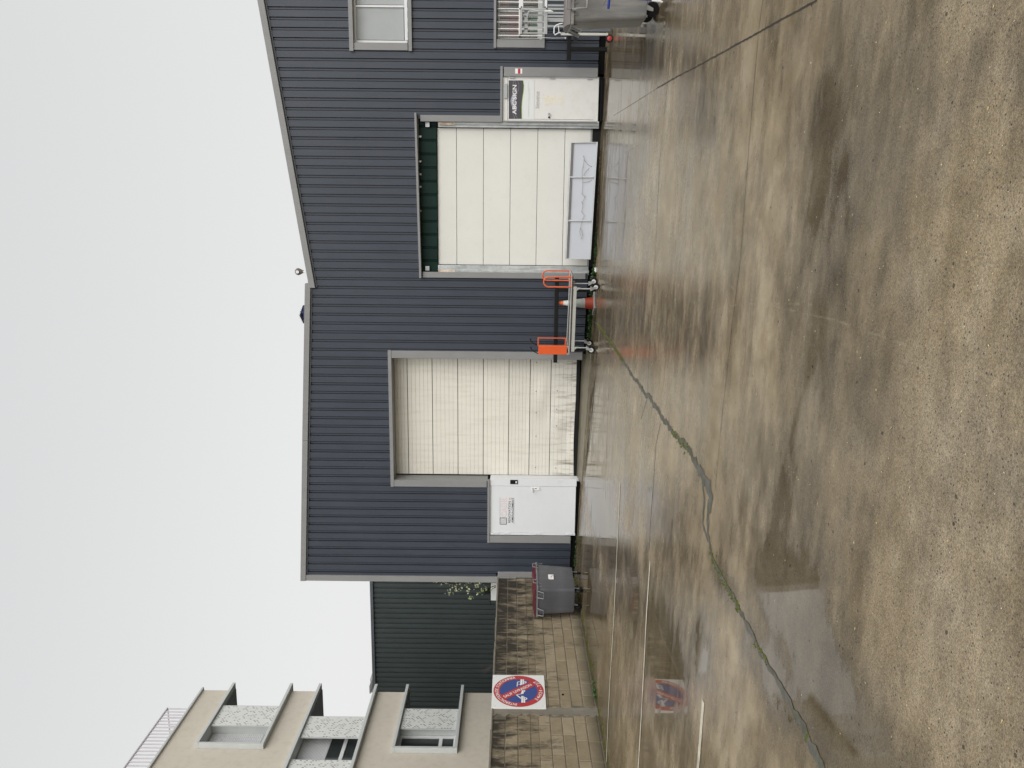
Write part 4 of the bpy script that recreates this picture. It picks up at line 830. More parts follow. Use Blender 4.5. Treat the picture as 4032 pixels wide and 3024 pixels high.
def block_mesh(w, h, v):
    mb = MB(); c = .008; d = .055
    def j(s): return random.uniform(-s, s)
    f = [(0, c+j(.004), c+j(.003)), (0, w-c+j(.004), c+j(.003)), (0, w-c+j(.004), h-c+j(.003)), (0, c+j(.004), h-c+j(.003))]
    m1 = [(-c, 0, 0), (-c, w, 0), (-c, w, h), (-c, 0, h)]; bk = [(-d, 0, 0), (-d, w, 0), (-d, w, h), (-d, 0, h)]
    mb.add(f+m1+bk, [(0, 1, 2, 3)]+[(i, (i+1) % 4, 4+(i+1) % 4, 4+i) for i in range(4)]+[(4+i, 4+(i+1) % 4, 8+(i+1) % 4, 8+i) for i in range(4)])
    me = bpy.data.meshes.new('block'); me.from_pydata(mb.v, [], mb.f); me.materials.append(M['block']); bm = bmesh.new(); bm.from_mesh(me); bmesh.ops.recalc_face_normals(bm, faces=bm.faces); bm.to_mesh(me); bm.free(); return me
cache = {}; rows = [(a, b) for a, b in zip(zs_, zs_[1:]) if a != 'band' and b != 'band']
rows = [(zs_[0], zs_[1]), (zs_[1], zs_[2]), (zs_[2], zs_[3])]+[(zs_[i], zs_[i+1]) for i in range(5, 11)]
random.seed(11)
for ri, (z1, z0) in enumerate(rows):
    y = -.06-(.26 if ri % 2 else 0); 
    if ri % 2:
        segs_ = [(-.06, -.06-.25)]
    else: segs_ = []
    cur = -.06-(.25 if ri % 2 else 0)
    while cur > -10.6:
        w = .50 if random.random() < .8 else random.choice([.25, .40, .33]); segs_.append((cur, cur-w)); cur -= w
    for (ya, yb) in segs_:
        if yb < PIL[1] and ya > PIL[0]:            # the mortar pilaster interrupts the bond
            if ya > PIL[1]+.12: yb = PIL[1]-.0
            elif yb < PIL[0]-.12: ya = PIL[0]
            else: continue
        w = round(ya-yb-.012, 3); h = round(z1-z0-.012, 3); key = (w, h, random.randrange(3))
        if key not in cache: cache[key] = block_mesh(w, h, 0)
        o = bpy.data.objects.new('concrete_block', cache[key]); COL.objects.link(o); o.parent = bw; o.location = Vector((XW+random.uniform(-.004, .004), yb+.006, z0+.006))-ORG[bw]
mb = MB(); p = P('B3', 1318, 745, X=XW); mb.lathe(p+Vector((.0, 0, 0)), [(.022, -.01), (.022, .006)], 'x', 12); mb.build('drain_hole', M['black'], bw)
# no-parking sign
sc = Vector((XW+.03, (-4.376-5.43)/2, 1.668)); SH = .497; SW = .527
sg = thing('parking_sign', sc-Vector((0, 0, SH)), 'square white sign with round red and blue no-parking symbol on the block wall', 'sign')
mb = MB(); mb.box(sc.x-.03, sc.x-.024, sc.y-.4, sc.y-.3, sc.z-.3, sc.z+.3); mb.box(sc.x-.024, sc.x, sc.y-SW, sc.y+SW, sc.z-SH, sc.z+SH); mb.build('panel', M['signwhite'], sg, bev=.003)
def SP(a, b, d=.003): return Vector((sc.x+d, sc.y+a*.497, sc.z+.0+b*.472))
mb = MB()
def ring(mb, r0, r1, d, n=72, a0=0, a1=2*math.pi):
    V = []
    for k in range(n+1):
        t = a0+(a1-a0)*k/n; V += [SP(r0*math.cos(t), r0*math.sin(t), d), SP(r1*math.cos(t), r1*math.sin(t), d)]
    mb.add(V, [(2*k, 2*k+1, 2*k+3, 2*k+2) for k in range(n)])
ring(mb, .75, 1.0, .003); 
ang = math.radians(-53); ca, sa = math.cos(ang), math.sin(ang); off = .04
def rot(u, v): return (u*ca-v*sa+.0, u*sa+v*ca+off)
mb.poly([SP(*rot(u, v), .005) for u, v in ((-.77, -.165), (.76, -.165), (.76, .165), (-.77, .165))]); mb.build('red_band', M['signred'], sg)
mb = MB(); mb.poly([SP(.755*math.cos(k*math.pi/36), .755*math.sin(k*math.pi/36), .002) for k in range(72)]); mb.build('blue_field', M['signblue'], sg)
mb = MB()
vs_, fs_ = text_geo('SAUF LIVRAISON', bold=.03); x0 = min(v.x for v in vs_); x1 = max(v.x for v in vs_); k_ = 1.36/(x1-x0)
mb.add([SP(*rot((v.x-x0)*k_-.68, (v.y-.35)*.20), .007) for v in vs_], fs_)
def arc_text(s, a0, a1, r, hgt, inward):
    adv = []; x = 0
    for ch in s:
        w = {'I': .36, ' ': .4, '/': .38, '-': .45, '1': .6, 'J': .6, 'E': .72, 'N': .92, 'O': .95, 'D': .9, 'C': .85}.get(ch, .8); adv.append((x+w/2, w)); x += w
    for ch, (c_, w) in zip(s, adv):
        if ch == ' ': continue
        t = a0+(a1-a0)*c_/x; vv, ff = text_geo(ch, bold=.035); mx_ = (min(v.x for v in vv)+max(v.x for v in vv))/2; sx = abs(a1-a0)*r/x*1.05
        for_ = []
        for v in vv:
            u = (v.x-mx_)*sx*1.15; h = (v.y-.35)*hgt
            if not inward: er = (math.cos(t), math.sin(t)); et = (math.sin(t), -math.cos(t))
            else: er = (-math.cos(t), -math.sin(t)); et = (-math.sin(t), math.cos(t))
            for_.append(SP(r*math.cos(t)+er[0]*h+et[0]*u, r*math.sin(t)+er[1]*h+et[1]*u, .006))
        mb.add(for_, ff)
arc_text('INTERDICTION DE STATIONNER', math.radians(176), math.radians(8), .875, .19, False)
arc_text('24H/24 - 7J/7', math.radians(228), math.radians(315), .875, .19, True); mb.build('lettering', M['printwhite'], sg)
mb = MB()
def disc(a, b, r, d=.0085): mb.poly([SP(a+r*math.cos(k*math.pi/8), b+r*math.sin(k*math.pi/8), d) for k in range(16)])
def ln(a0, b0, a1, b1, w, d=.0085):
    v = Vector((a1-a0, b1-b0)).normalized(); n = Vector((-v.y, v.x))*w/2; mb.poly([SP(a0-n.x, b0-n.y, d), SP(a1-n.x, b1-n.y, d), SP(a1+n.x, b1+n.y, d), SP(a0+n.x, b0+n.y, d)])
mb.poly([SP(a, b, .0085) for a, b in ((.74, -.08), (.74, -.22), (.42, -.22), (.34, -.06))]); disc(.54, -.25, .075, .0095)
ln(.59, -.05, .56, .04, .035); ln(.56, .04, .27, .06, .035); ln(.42, .05, .40, -.06, .025)
mb.poly([SP(a, b, .0085) for a, b in ((-.34, -.10), (-.34, -.20), (-.50, -.25), (-.76, -.25), (-.76, -.10))]); disc(-.51, -.26, .075, .0095)
ln(-.50, -.09, -.26, .10, .05); ln(-.27, .09, -.21, -.13, .03); ln(-.21, -.13, -.03, -.18, .10); disc(-.03, -.20, .065, .0095); mb.build('pictogram', M['printwhite'], sg)
mb = MB()
disc(.54, -.25, .03, .011); disc(-.51, -.26, .03, .011); disc(-.03, -.20, .025, .011); ln(.74, -.155, .38, -.155, .012, .0105); ln(-.35, -.175, -.76, -.175, .012, .0105); mb.build('pictogram_line', M['signblue'], sg)
for a, b in ((-.93, .93), (.93, .93), (-.93, -.93), (.93, -.93)):
    mb = MB(); p = SP(a, b*.98, .002); mb.lathe(p, [(.009, 0), (.006, .004)], 'x', 8); mb.build('screw', M['printpale'], sg)
# ---------------------------------------------------------------- shrub, board and twigs behind the wall
random.seed(5)
sb = P('T6', 1940, 190, Y=.35); sh = thing('blossoming_shrub', Vector((sb.x-.02, .3, 1.9)), 'pale green-white blossoming shrub rising behind the wall at the warehouse corner', 'shrub')
stems = [[(1950, 188), (1700, 180), (1500, 160), (1250, 140), (1000, 205), (780, 200), (600, 200), (390, 145)], [(1945, 255), (1850, 285), (1700, 330), (1560, 400), (1400, 495)], [(1600, 160), (1450, 250), (1330, 380)], [(1300, 180), (1150, 270), (1000, 330), (900, 400)], [(1000, 205), (850, 160), (600, 140)], [(1250, 140), (1100, 200), (960, 240)], [(1945, 285), (1860, 330)]]
mb = MB()
for s_ in stems: mb.tube([P('T6', a, b, Y=.35+random.uniform(-.03, .12)) for a, b in s_], [lerp(.011, .003, i/(len(s_)-1)) for i in range(len(s_))], 6)
mb.build('branches', M['bark'], sh, smooth=True)
cl = [(385, 155, 7), (500, 158, 6), (583, 165, 8), (655, 182, 6), (755, 228, 6), (825, 175, 9), (705, 268, 2), (890, 210, 4), (935, 240, 7), (1000, 238, 6), (1045, 145, 4), (1080, 180, 6), (1095, 230, 6), (1010, 295, 7), (1065, 280, 7), (960, 345, 8), (905, 355, 6), (940, 415, 11), (1015, 420, 5), (845, 425, 4), (1075, 350, 10), (1140, 320, 6), (1120, 375, 5), (1190, 350, 4), (1210, 295, 9), (1170, 220, 6), (1230, 150, 6), (1290, 250, 9), (1320, 290, 8), (1310, 195, 7), (1370, 215, 8), (1405, 170, 6), (1370, 325, 9), (1335, 385, 9), (1340, 425, 5), (1400, 505, 12), (1455, 520, 4), (1515, 300, 6), (1475, 195, 5), (1465, 345, 4), (1560, 225, 12), (1610, 195, 9), (1640, 340, 11), (1665, 375, 7), (1550, 430, 10), (1605, 410, 9), (1725, 270, 11), (1735, 310, 9), (1845, 350, 9), (1870, 320, 6), (1650, 455, 3)]
mbp, mbg = MB(), MB()
for a, b, s_ in cl:
    for _ in range(7):
        c = P('T6', a+random.gauss(0, s_*1.7), b+random.gauss(0, s_*1.7), Y=.35+random.uniform(-.06, .1)); r = random.uniform(.010, .028)*s_/7
        u = Vector([random.gauss(0, 1) for _ in range(3)]).normalized(); v = u.cross(Vector([random.gauss(0, 1) for _ in range(3)])).normalized(); w_ = u.cross(v)
        (mbp if random.random() < .62 else mbg).add([c-u*r, c+v*r*.7+w_*r*.3, c+u*r*1.1, c-v*r*.7+w_*r*.3], [(0, 1, 2, 3)])
o = mbp.build('blossoms', M['petal'], sh); o['kind'] = 'stuff'; o = mbg.build('leaves', M['petalgreen'], sh); o['kind'] = 'stuff'
mb = MB(); q = [P('T6', 1840, 580, Y=.9), P('T6', 1945, 195, Y=.9)]; mb.box(q[0].x, q[1].x+.3, .9, 1.1, 1.7, q[0].z); o = mb.build('white_board', M['aluwhite'], loc=(q[0].x, 1, 1.7), bev=.01); tag(o, 'low white board just above the wall top beside the warehouse corner', 'board')
mb = MB(); a, b = P('T6', 1825, 225, Y=1.2), P('T6', 1825, 680, Y=1.2); mb.tube([Vector((a.x+.2, 1.2, a.z)), Vector((b.x, 1.2, b.z))], .012, 6); mb.box(P('T6', 1740, 430, Y=1.2).x, P('T6', 1740, 330, Y=1.2).x, 1.2, 1.25, a.z, P('T6', 1700, 400, Y=1.2).z); o = mb.build('black_rail', M['blackpaint'], loc=(a.x, 1.2, a.z)); tag(o, 'thin black rail behind the blossoming shrub', 'rail')
mb = MB()
for s_ in [[(1640, 1415), (1560, 1412), (1470, 1402)], [(1630, 1440), (1560, 1465), (1490, 1500)], [(1600, 1450), (1540, 1500), (1500, 1540)], [(1620, 1432), (1520, 1470), (1455, 1485)], [(1570, 1455), (1500, 1440)]]:
    pts = [P('B2', a, b, Y=-2.6) for a, b in s_]; pts = [Vector((p.x-.0, p.y, p.z)) for p in pts]; mb.tube(pts, [.008, .005, .003][:len(pts)], 5)
o = mb.build('bare_twigs', M['bark'], loc=P('B2', 1640, 1420, Y=-2.6)); tag(o, 'bare dark twigs standing up behind the wall above the parking sign', 'twigs')
# ---------------------------------------------------------------- wheels
def castor(parent, c, r, yaw, fork_m, w=.035, hub_m=None, fork_h=.09, name='castor', swing=1):
    """a swivel castor: fork (part) with tyre and hub (sub-parts); c is the ground contact point"""
    T = Matrix.Translation(c) @ Matrix.Rotation(yaw, 4, 'Z')
    mb = MB(T); sgn = swing
    for s_ in (-1, 1):
        y = s_*(w/2+.006); mb.prism([(sgn*.0-.018, y, r-.012), (sgn*.0+.022, y, r-.012), (sgn*.05+.04, y, r*2+.02), (sgn*.05-.045, y, r*2+.02)], (0, s_*.005, 0))
    mb.box(sgn*.05-.045, sgn*.05+.04, -w/2-.011, w/2+.011, r*2+.02, r*2+.03); mb.tube([(sgn*.05, 0, r*2+.03), (sgn*.05, 0, r*2+.03+fork_h)], .014, 8)
    fk = mb.build(name, fork_m, parent, bev=.002)
    mb = MB(T); mb.lathe((0, 0, r), [(r*.6, -w/2), (r*.93, -w/2), (r, -w/4), (r, w/4), (r*.93, w/2), (r*.6, w/2)], 'y', 24); mb.build('tyre', M['rubber'], fk, smooth=True)
    mb = MB(T); mb.lathe((0, 0, r), [(r*.25, -w/2-.004), (r*.55, -w/2-.003), (r*.62, -w/2+.006), (r*.62, w/2-.006), (r*.55, w/2+.003), (r*.25, w/2+.004)], 'y', 20); mb.build('hub', hub_m or fork_m, fk, smooth=True)
    return fk
# ---------------------------------------------------------------- wheeled bin by the wall
def wheelie(name, loc, rot, label, mbody, mrim, mlid, mlidend, Wd=1.2, Dp=.74, H=.98, dirty=False):
    """long side along local x, front face local -y"""
    t = thing(name, loc, label, 'waste bin'); T = Matrix.Translation(loc) @ Matrix.Rotation(rot, 4, 'Z'); zb = .19; zt = H
    def taper(mb, x0, x1, y0, y1, za, zc, k):
        mb.hexa([(x0*k, y0*k, za), (x1*k, y0*k, za), (x1*k, y1*k, za), (x0*k, y1*k, za)], [(x0, y0, zc), (x1, y0, zc), (x1, y1, zc), (x0, y1, zc)])
    w, d = Wd/2, Dp/2; mb = MB(T); rings = []
    for (f, k) in ((0, .90), (.04, .925), (.35, .95), (.66, .975), (.68, .988), (1, 1.0)):
        z = lerp(zb, zt, f); hw, hd, rc_ = (w-.03)*k, (d-.03)*k, .07
        rings.append([(sx*(hw-rc_)+rc_*math.cos(a), sy*(hd-rc_)+rc_*math.sin(a), z) for sx, sy, a0 in ((1, 1, 0), (-1, 1, 90), (-1, -1, 180), (1, -1, 270)) for a in [math.radians(a0+q*22.5) for q in range(5)]])
    m_ = 20; mb.add([v for r__ in rings for v in r__], [(i_*m_+k_, i_*m_+(k_+1) % m_, (i_+1)*m_+(k_+1) % m_, (i_+1)*m_+k_) for i_ in range(5) for k_ in range(m_)]+[tuple(range(m_))[::-1], tuple(range(5*m_, 6*m_))])
    mb.build('body', mbody, t, smooth=True)
    mb = MB(T); mb.box(-w-.0, w+.0, -d-.0, d, zt-.005, zt+.04); rim = mb.build('rim', mrim, t, bev=.008)
    mb = MB(T)                                     # webs under the rim
    for x in (-.42, -.3, .3, .42): mb.prism([(x*w*1.9-.012, -d+.01, zt-.005), (x*w*1.9-.012, -d+.045, zt-.12), (x*w*1.9-.012, -d+.05, zt-.005)], (.024, 0, 0))
    for y in (-.2, .2): mb.prism([(-w+.01, y-.012, zt-.005), (-w+.045, y-.012, zt-.12), (-w+.05, y-.012, zt-.005)], (0, .024, 0)); mb.prism([(w-.01, y-.012, zt-.005), (w-.045, y-.012, zt-.12), (w-.05, y-.012, zt-.005)], (0, .024, 0))
    mb.build('rim_web', mrim, t, kind='stuff')
    # lid: a low vault across the long axis
    mb = MB(T); n = 12; pr = []
    for k in range(n+1):
        y = lerp(-d-.005, d+.005, k/n); pr.append((y, zt+.045+.07*math.sin(min(1, max(0, (k/n)))*math.pi)**.6))
    V = [(x, y, z) for x in (-w-.0, w+.0) for y, z in pr]; m_ = n+1
    mb.add(V, [(k, k+1, m_+k+1, m_+k) for k in range(n)]+[tuple(range(m_)), tuple(range(2*m_-1, m_-1, -1)), (0, n, m_+n, m_)]); lid = mb.build('lid', mlid, t, smooth=True)
    mb = MB(T)
    for x in (-w-.006, w+.001):
        V = [(x+e, y*.93, zt+.05+(z-zt-.045)*.86) for e in (0, .005) for y, z in pr]; mb.add(V, [tuple(range(m_)), tuple(range(2*m_-1, m_-1, -1))])
    mb.build('lid_end', mlidend, lid)
    for x in (-.3, .3):
        mb = MB(T); c = x*Wd; mb.tube([(c-.07, -d+.005, zt+.03), (c-.07, -d-.045, zt+.05), (c-.07, -d-.045, zt+.105), (c+.07, -d-.045, zt+.105), (c+.07, -d-.045, zt+.05), (c+.07, -d+.005, zt+.03)], .012, 6); mb.build('lid_handle', mrim, t)
    for sx in (-1, 1):
        for y in (-.22, .22):
            if sx == 1 and dirty: continue
            mb = MB(T); x = sx*w; mb.tube([(x, y-.085, zt+.02), (x+sx*.06, y-.07, zt-.12), (x+sx*.06, y+.07, zt-.12), (x, y+.085, zt+.02)], .013, 6); mb.build('handle', mrim, t)
    for sx in (-1, 1):
        for sy in (-1, 1):
            c = T @ Vector((sx*(w*.9-.16), sy*(d*.9-.12), 0)); c.z = gz(c.x, c.y); castor(t, c, .095, rot+random.uniform(-.6, .6), M['zinc'], .045, M['rubber'], fork_h=max(.02, loc[2]+.19-(c.z+.22)))
    return t, T
g0 = G('B1', 1545, 930); 
g0 = Vector((-8.0, -1.65, gz(-8.0, -1.65)))
bn, T = wheelie('wheeled_bin', g0, math.radians(84), 'dark grey wheeled waste bin with burgundy lid in the corner by the block wall', M['bindark'], M['binrim'], M['lidred'], M['lidredfaded'], Wd=1.12, Dp=.74, H=1.0)
mb = MB(T); mb.box(-.12, .06, -.74/2+.022, -.74/2+.042, .64, .76); o = mb.build('label_sticker', M['printwhite'], bn)
mb = MB(T); mb.box(-.06, -.02, -.74/2+.0205, -.74/2+.022, .68, .70); mb.box(0, .03, -.74/2+.0205, -.74/2+.022, .66, .68); mb.build('sticker_print', M['printblack'], bn)
# ---------------------------------------------------------------- grey bin, right edge of the view
g1 = Vector((3.42, -6.40, gz(3.42, -6.4)))
bn2, T2 = wheelie('wheeled_bin', g1, math.radians(-5), 'light grey scuffed wheeled waste bin with dark brown lid', M['bingrey'], M['bingrey'], M['lidgrey'], M['lidbrown'], Wd=1.26, Dp=.80, H=1.18, dirty=True)
mb = MB(T2); mb.tube([(-.45, -.40, 1.20), (-.45, -.47, 1.15), (-.44, -.47, 1.01), (-.27, -.47, 1.01), (-.26, -.47, 1.15), (-.26, -.40, 1.20)], .018, 6); mb.build('handle', M['bingrey'], bn2)
# ---------------------------------------------------------------- black barriers
def barrier(y, zr, x0, x1, legs, label):
    t = thing('impact_barrier', ((x0+x1)/2, y, gz((x0+x1)/2, y)), label, 'barrier', 'black metal barriers along the warehouse front')
    mb = MB(); mb.box(x0, x1, y-.04, y+.04, zr-.045, zr+.045); mb.build('rail', M['blackpaint'], t, bev=.006)
    for x in legs:
        mb = MB(); mb.box(x-.04, x+.04, y-.04, y+.04, gz(x, y)-.02, zr-.046); mb.build('post', M['blackpaint'], t, bev=.006)
    return t
pA, pB = P('Z5', 725, 325, Y=-.35), P('Z5', 675, 1575, Y=-.35)
barrier(-.35, (pA.z+pB.z)/2, pB.x, pA.x, [P('Z5', 900, 525, Y=-.35).x, P('Z5', 900, 1380, Y=-.35).x], 'long black metal barrier behind the orange platform trolley')
pA, pB = P('Z2', 933, 660, Y=-.35), P('Z2', 933, 250, Y=-.35)
barrier(-.35, pA.z-.01, pA.x, 6.3, [P('Z2', 1100, 537, Y=-.35).x, 5.9], 'black metal barrier with one post beside the small ABC SIGN door')
# ---------------------------------------------------------------- platform trolley
tz = gz(-1.8, -1.05); t = thing('platform_trolley', (-1.8, -1.05, tz), 'platform trolley with orange end guards and a pale steel deck frame', 'trolley')
Yn = -1.35
pR = P('Z5', 1225, 485, Y=Yn); pL = P('Z5', 1180, 1425, Y=Yn+.2)
ang = math.radians(-9.5); dx = Vector((math.cos(ang), math.sin(ang), 0)); dy = Vector((-math.sin(ang), math.cos(ang), 0))   # dx to the right, dy away from the viewer
c0 = P('Z5', 930, 335, Y=Yn)                      # near right corner of the deck
T = Matrix(((dx.x, dy.x, 0, c0.x), (dx.y, dy.y, 0, c0.y), (0, 0, 1, 0), (0, 0, 0, 1)))
g_ = gz(c0.x-.8, Yn+.3); zd = c0.z; LN = 1.72; DP = .62
mb = MB(T); mb.tube([(0.02, .02, zd), (-LN+.0, .02, zd)], .016, 8); mb.tube([(-LN, DP, zd), (.02, DP, zd), (.02, .02, zd)], .016, 8); mb.tube([(-LN, .02, zd), (-LN, DP, zd)], .016, 8); mb.build('deck_rail', M['zinc'], t, smooth=True)
mb = MB(T); mb.box(-LN+.03, -.0, .05, DP-.03, zd-.035, zd-.018); mb.build('deck', M['wood'], t, bev=.003)
mb = MB(T); mb.box(-LN+.03, -.22, .03, .07, zd-.115, zd-.045); mb.box(-LN+.03, -.22, DP-.07, DP-.03, zd-.115, zd-.045); mb.build('beam', M['beam'], t, bev=.004)
mb = MB(T)
for x, s_ in ((-.24, 1), (-LN+.14, 1)):
    mb.prism([(x, .035, zd-.116), (x-.07, .035, zd-.116), (x, .035, zd-.20)], (0, .01, 0))
mb.build('gusset', M['beam'], t)
for (x, y) in ((-.22, .05), (-.22, DP-.06), (-LN+.07, .05), (-LN+.07, DP-.06)):
    c = T @ Vector((x, y, 0)); c.z = gz(c.x, c.y); castor(t, c-Vector((.05*(1 if x > -1 else 1), 0, 0))*0, .085, ang+random.uniform(-.25, .25)+(math.pi if x > -1 else 0), M['zinc'], .04, M['aluwhite'], fork_h=max(.03, zd-.04-c.z-.2))
def hoop(T, x0, x1, y, z0, z1, r):
    w = (x1-x0)/2; pts = [(x0, y, z0)]; n = 10
    for k in range(n+1): a = math.pi-math.pi*k/n; pts.append((x0+w+w*math.cos(a), y, z1-w+w*math.sin(a)))
    pts.append((x1, y, z0)); mb = MB(T); mb.tube(pts, r, 10); mb.tube([(x0, y, z0+.02), (x1, y, z0+.02)], r*.6, 6); return mb
ht = P('Z5', 522, 420, Y=Yn).z
hoop(T, -.225, -.005, .02, zd, ht, .017).build('hoop_guard', M['orangefaded'], t, smooth=True)
hoop(T, -.22, -.0, DP, zd, ht+.01, .017).build('hoop_guard', M['orangefaded'], t, smooth=True)
zp = P('Z5', 442, 1380, Y=Yn+.25).z; zq = P('Z5', 858, 1380, Y=Yn+.25).z
mb = MB(T); mb.box(-LN-.03, -LN+.16, .0, .03, zq, zp); mb.build('orange_panel', M['orange'], t, bev=.006)
mb = MB(T); mb.box(-LN-.03, -LN-.01, .0, .03, zd-.0, zq); mb.box(-LN+.14, -LN+.16, 0, .03, zd, zq); mb.build('panel_leg', M['zinc'], t)
mb = MB(T)
for a in [(-LN-.03, -LN-.008, zd, zp), (-LN+.15, -LN+.172, zd, zp), (-LN-.008, -LN+.15, zp-.03, zp), (-LN-.008, -LN+.15, zq-.02, zq+.01)]: mb.box(a[0], a[1], DP-.02, DP+.01, a[2], a[3])
mb.build('frame_guard', M['orangefaded'], t, bev=.004)
mb = MB(T)
for (b0, a0), (b1, a1), y in (((1420, 435), (1345, 320), .015), ((1325, 435), (1245, 325), DP)):
    x = -LN-.02; mb.tube([(x, y, zp-.03), (x+.01, y, zp+.02), (x+.05, y, zp+.10), (x+.10, y, zp+.15), (x+.135, y, zp+.165)], .010, 8); mb.tube([(x+.135, y, zp+.165), (x+.155, y, zp+.17)], .017, 8)
mb.build('horn_handle', M['rubber'], t, smooth=True)
# a pole lying on the deck
mb = MB(T); mb.tube([(-.45, .30, zd+.02), (-1.55, .34, zd+.035)], .012, 8); o = mb.build('metal_pole', M['zinc'], loc=T @ Vector((-1, .3, zd+.02)), smooth=True); tag(o, 'thin metal pole lying on the trolley deck', 'pole')
# ---------------------------------------------------------------- traffic cone
cb = P('Z5', 1175, 715, Y=-.30); cb = Vector((cb.x, -.30, gz(cb.x, -.3))); ctz = P('Z5', 695, 715, Y=-.30).z
t = thing('traffic_cone', cb, 'orange and white traffic cone standing behind the platform trolley', 'traffic cone'); Hc = ctz-cb.z
rad = lambda k: lerp(.145, .026, k)
def conepart(k0, k1, m, nm):
    mb = MB(); mb.lathe(cb, [(rad(k0), .03+k0*(Hc-.03)), (rad(k1), .03+k1*(Hc-.03))], 'z', 24); mb.build(nm, m, t, smooth=True)
conepart(0, .22, M['redcone'], 'lower_band'); conepart(.22, .46, M['greyband'], 'reflective_band'); conepart(.46, .60, M['redcone'], 'middle_band') if False else conepart(.46, .60, M['greyband'], 'reflective_band')
conepart(.60, .80, M['whitecone'], 'reflective_band'); conepart(.80, .95, M['orangecone'], 'upper_band'); mb = MB(); mb.lathe(cb, [(.036, .03+.95*(Hc-.03)), (.022, Hc+.01)], 'z', 16); mb.build('tip', M['orangecone'], t, smooth=True)
mb = MB(Matrix.Translation(cb) @ Matrix.Rotation(.5, 4, 'Z')); mb.box(-.21, .21, -.21, .21, .0, .03); mb.build('foot', M['greyband'], t, bev=.01)
# ---------------------------------------------------------------- aluminium display frame leaning on the garage door
A_ = P('Z3', 1590, 362, Y=-.22); B_ = P('Z3', 1545, 1420, Y=-.22); C_ = P('Z3', 1838, 372, Y=-.36); D_ = P('Z3', 1773, 1420, Y=-.36)
x0, x1 = (B_.x+D_.x)/2, (A_.x+C_.x)/2; zl0, zl1 = D_.z, C_.z; zh0, zh1 = B_.z, A_.z
t = thing('display_frame', ((x0+x1)/2, -.3, min(zl0, zl1)), 'low aluminium display frame with three pale boards leaning against the smooth garage door', 'display frame')
def LP(u, v, d=0):                                # u along, v up, d towards the viewer
    x = lerp(x0, x1, u); zl = lerp(zl0, zl1, u); zh = lerp(zh0, zh1, u); return Vector((x, lerp(-.36, -.22, v)-d, lerp(zl, zh, v)))
def LB(mb, u0, u1, v0, v1, d0, d1): mb.hexa([LP(u0, v0, d0), LP(u1, v0, d0), LP(u1, v0, d1), LP(u0, v0, d1)], [LP(u0, v1, d0), LP(u1, v1, d0), LP(u1, v1, d1), LP(u0, v1, d1)])
us = [0, (P('Z3', 1700, 1073, Y=-.3).x-x0)/(x1-x0), (P('Z3', 1700, 680, Y=-.3).x-x0)/(x1-x0), 1]
for a, b in zip(us, us[1:]):
    mb = MB(); LB(mb, a+.006, b-.006, .05, .95, -.01, .0); mb.build('board', M['board'], t)
mb = MB(); LB(mb, 0, 1, .95, 1.0, -.02, .04); LB(mb, 0, 1, .0, .05, -.02, .04); mb.build('frame_rail', M['alu'], t, bev=.003)
mb = MB(); LB(mb, 0.0, 1.0, .885, .915, .001, .03); mb.build('painted_shadow_line', M['wire'], t)  # solid dark bar painted in as the shadow line below the top rail
for u in us:
    mb = MB(); LB(mb, max(0, u-.006), min(1, u+.006), .051, .949, -.02, .04); mb.build('frame_post', M['alu'], t, bev=.003)
mb = MB(); C3 = lambda a, b: Vector((P('Z3', a, b, Y=-.34).x, -.34, P('Z3', a, b, Y=-.34).z))
for s_ in [[(1712, 492), (1716, 525), (1705, 590), (1697, 640), (1700, 700), (1704, 730), (1697, 830), (1712, 850), (1724, 853)], [(1724, 853), (1715, 880), (1700, 905), (1704, 950), (1693, 992), (1700, 1003), (1720, 1025), (1703, 1060), (1693, 1090), (1683, 1143), (1697, 1170), (1703, 1200), (1690, 1240)], [(1704, 730), (1760, 722), (1780, 708)], [(1716, 525), (1750, 570), (1780, 585)], [(1683, 1143), (1676, 1165), (1682, 1210)], [(1715, 670), (1720, 645), (1760, 600)]]:
    mb.tube([C3(a, b) for a, b in s_], .0035, 5)
mb.build('wire', M['wire'], t)
for a, b in [(1712, 492), (1716, 525), (1707, 590), (1780, 708), (1697, 830), (1724, 853), (1692, 905), (1703, 917), (1693, 992), (1702, 1060), (1683, 1143), (1693, 1232), (1782, 585)]:
    mb = MB(); mb.lathe(C3(a, b)-Vector((0, 0, .008)), [(.003, 0), (.008, .005), (.008, .012), (.002, .016)], 'z', 8); mb.build('bulb', M['brass'], t)
for i, (a, b, r) in enumerate([(1182, 212, .035), (1215, 240, .03), (1218, 258, .018)]):
    p = P('Z5', a+15, b, Y=-.32); mb = MB(Matrix.Translation((p.x, -.32-.03*i, gz(p.x, -.32))) @ Matrix.Rotation(.6+i, 4, 'Z')); mb.hexa([(-r, -r*.8, 0), (r, -r, 0), (r*.8, r, 0), (-r, r*.7, 0)], [(-r*.7, -r*.5, r*1.3), (r*.6, -r*.7, r*1.1), (r*.5, r*.6, r*1.5), (-r*.6, r*.5, r)])
    o = mb.build('white_stone', M['stone'], loc=(p.x, -.32, gz(p.x, -.32)), bev=.004); tag(o, ['largest of the white stones beside the garage guide rail', 'middle white stone between the garage guide rail and the trolley', 'smallest white stone nearest the trolley'][i], 'stone', 'white stones beside the garage door')
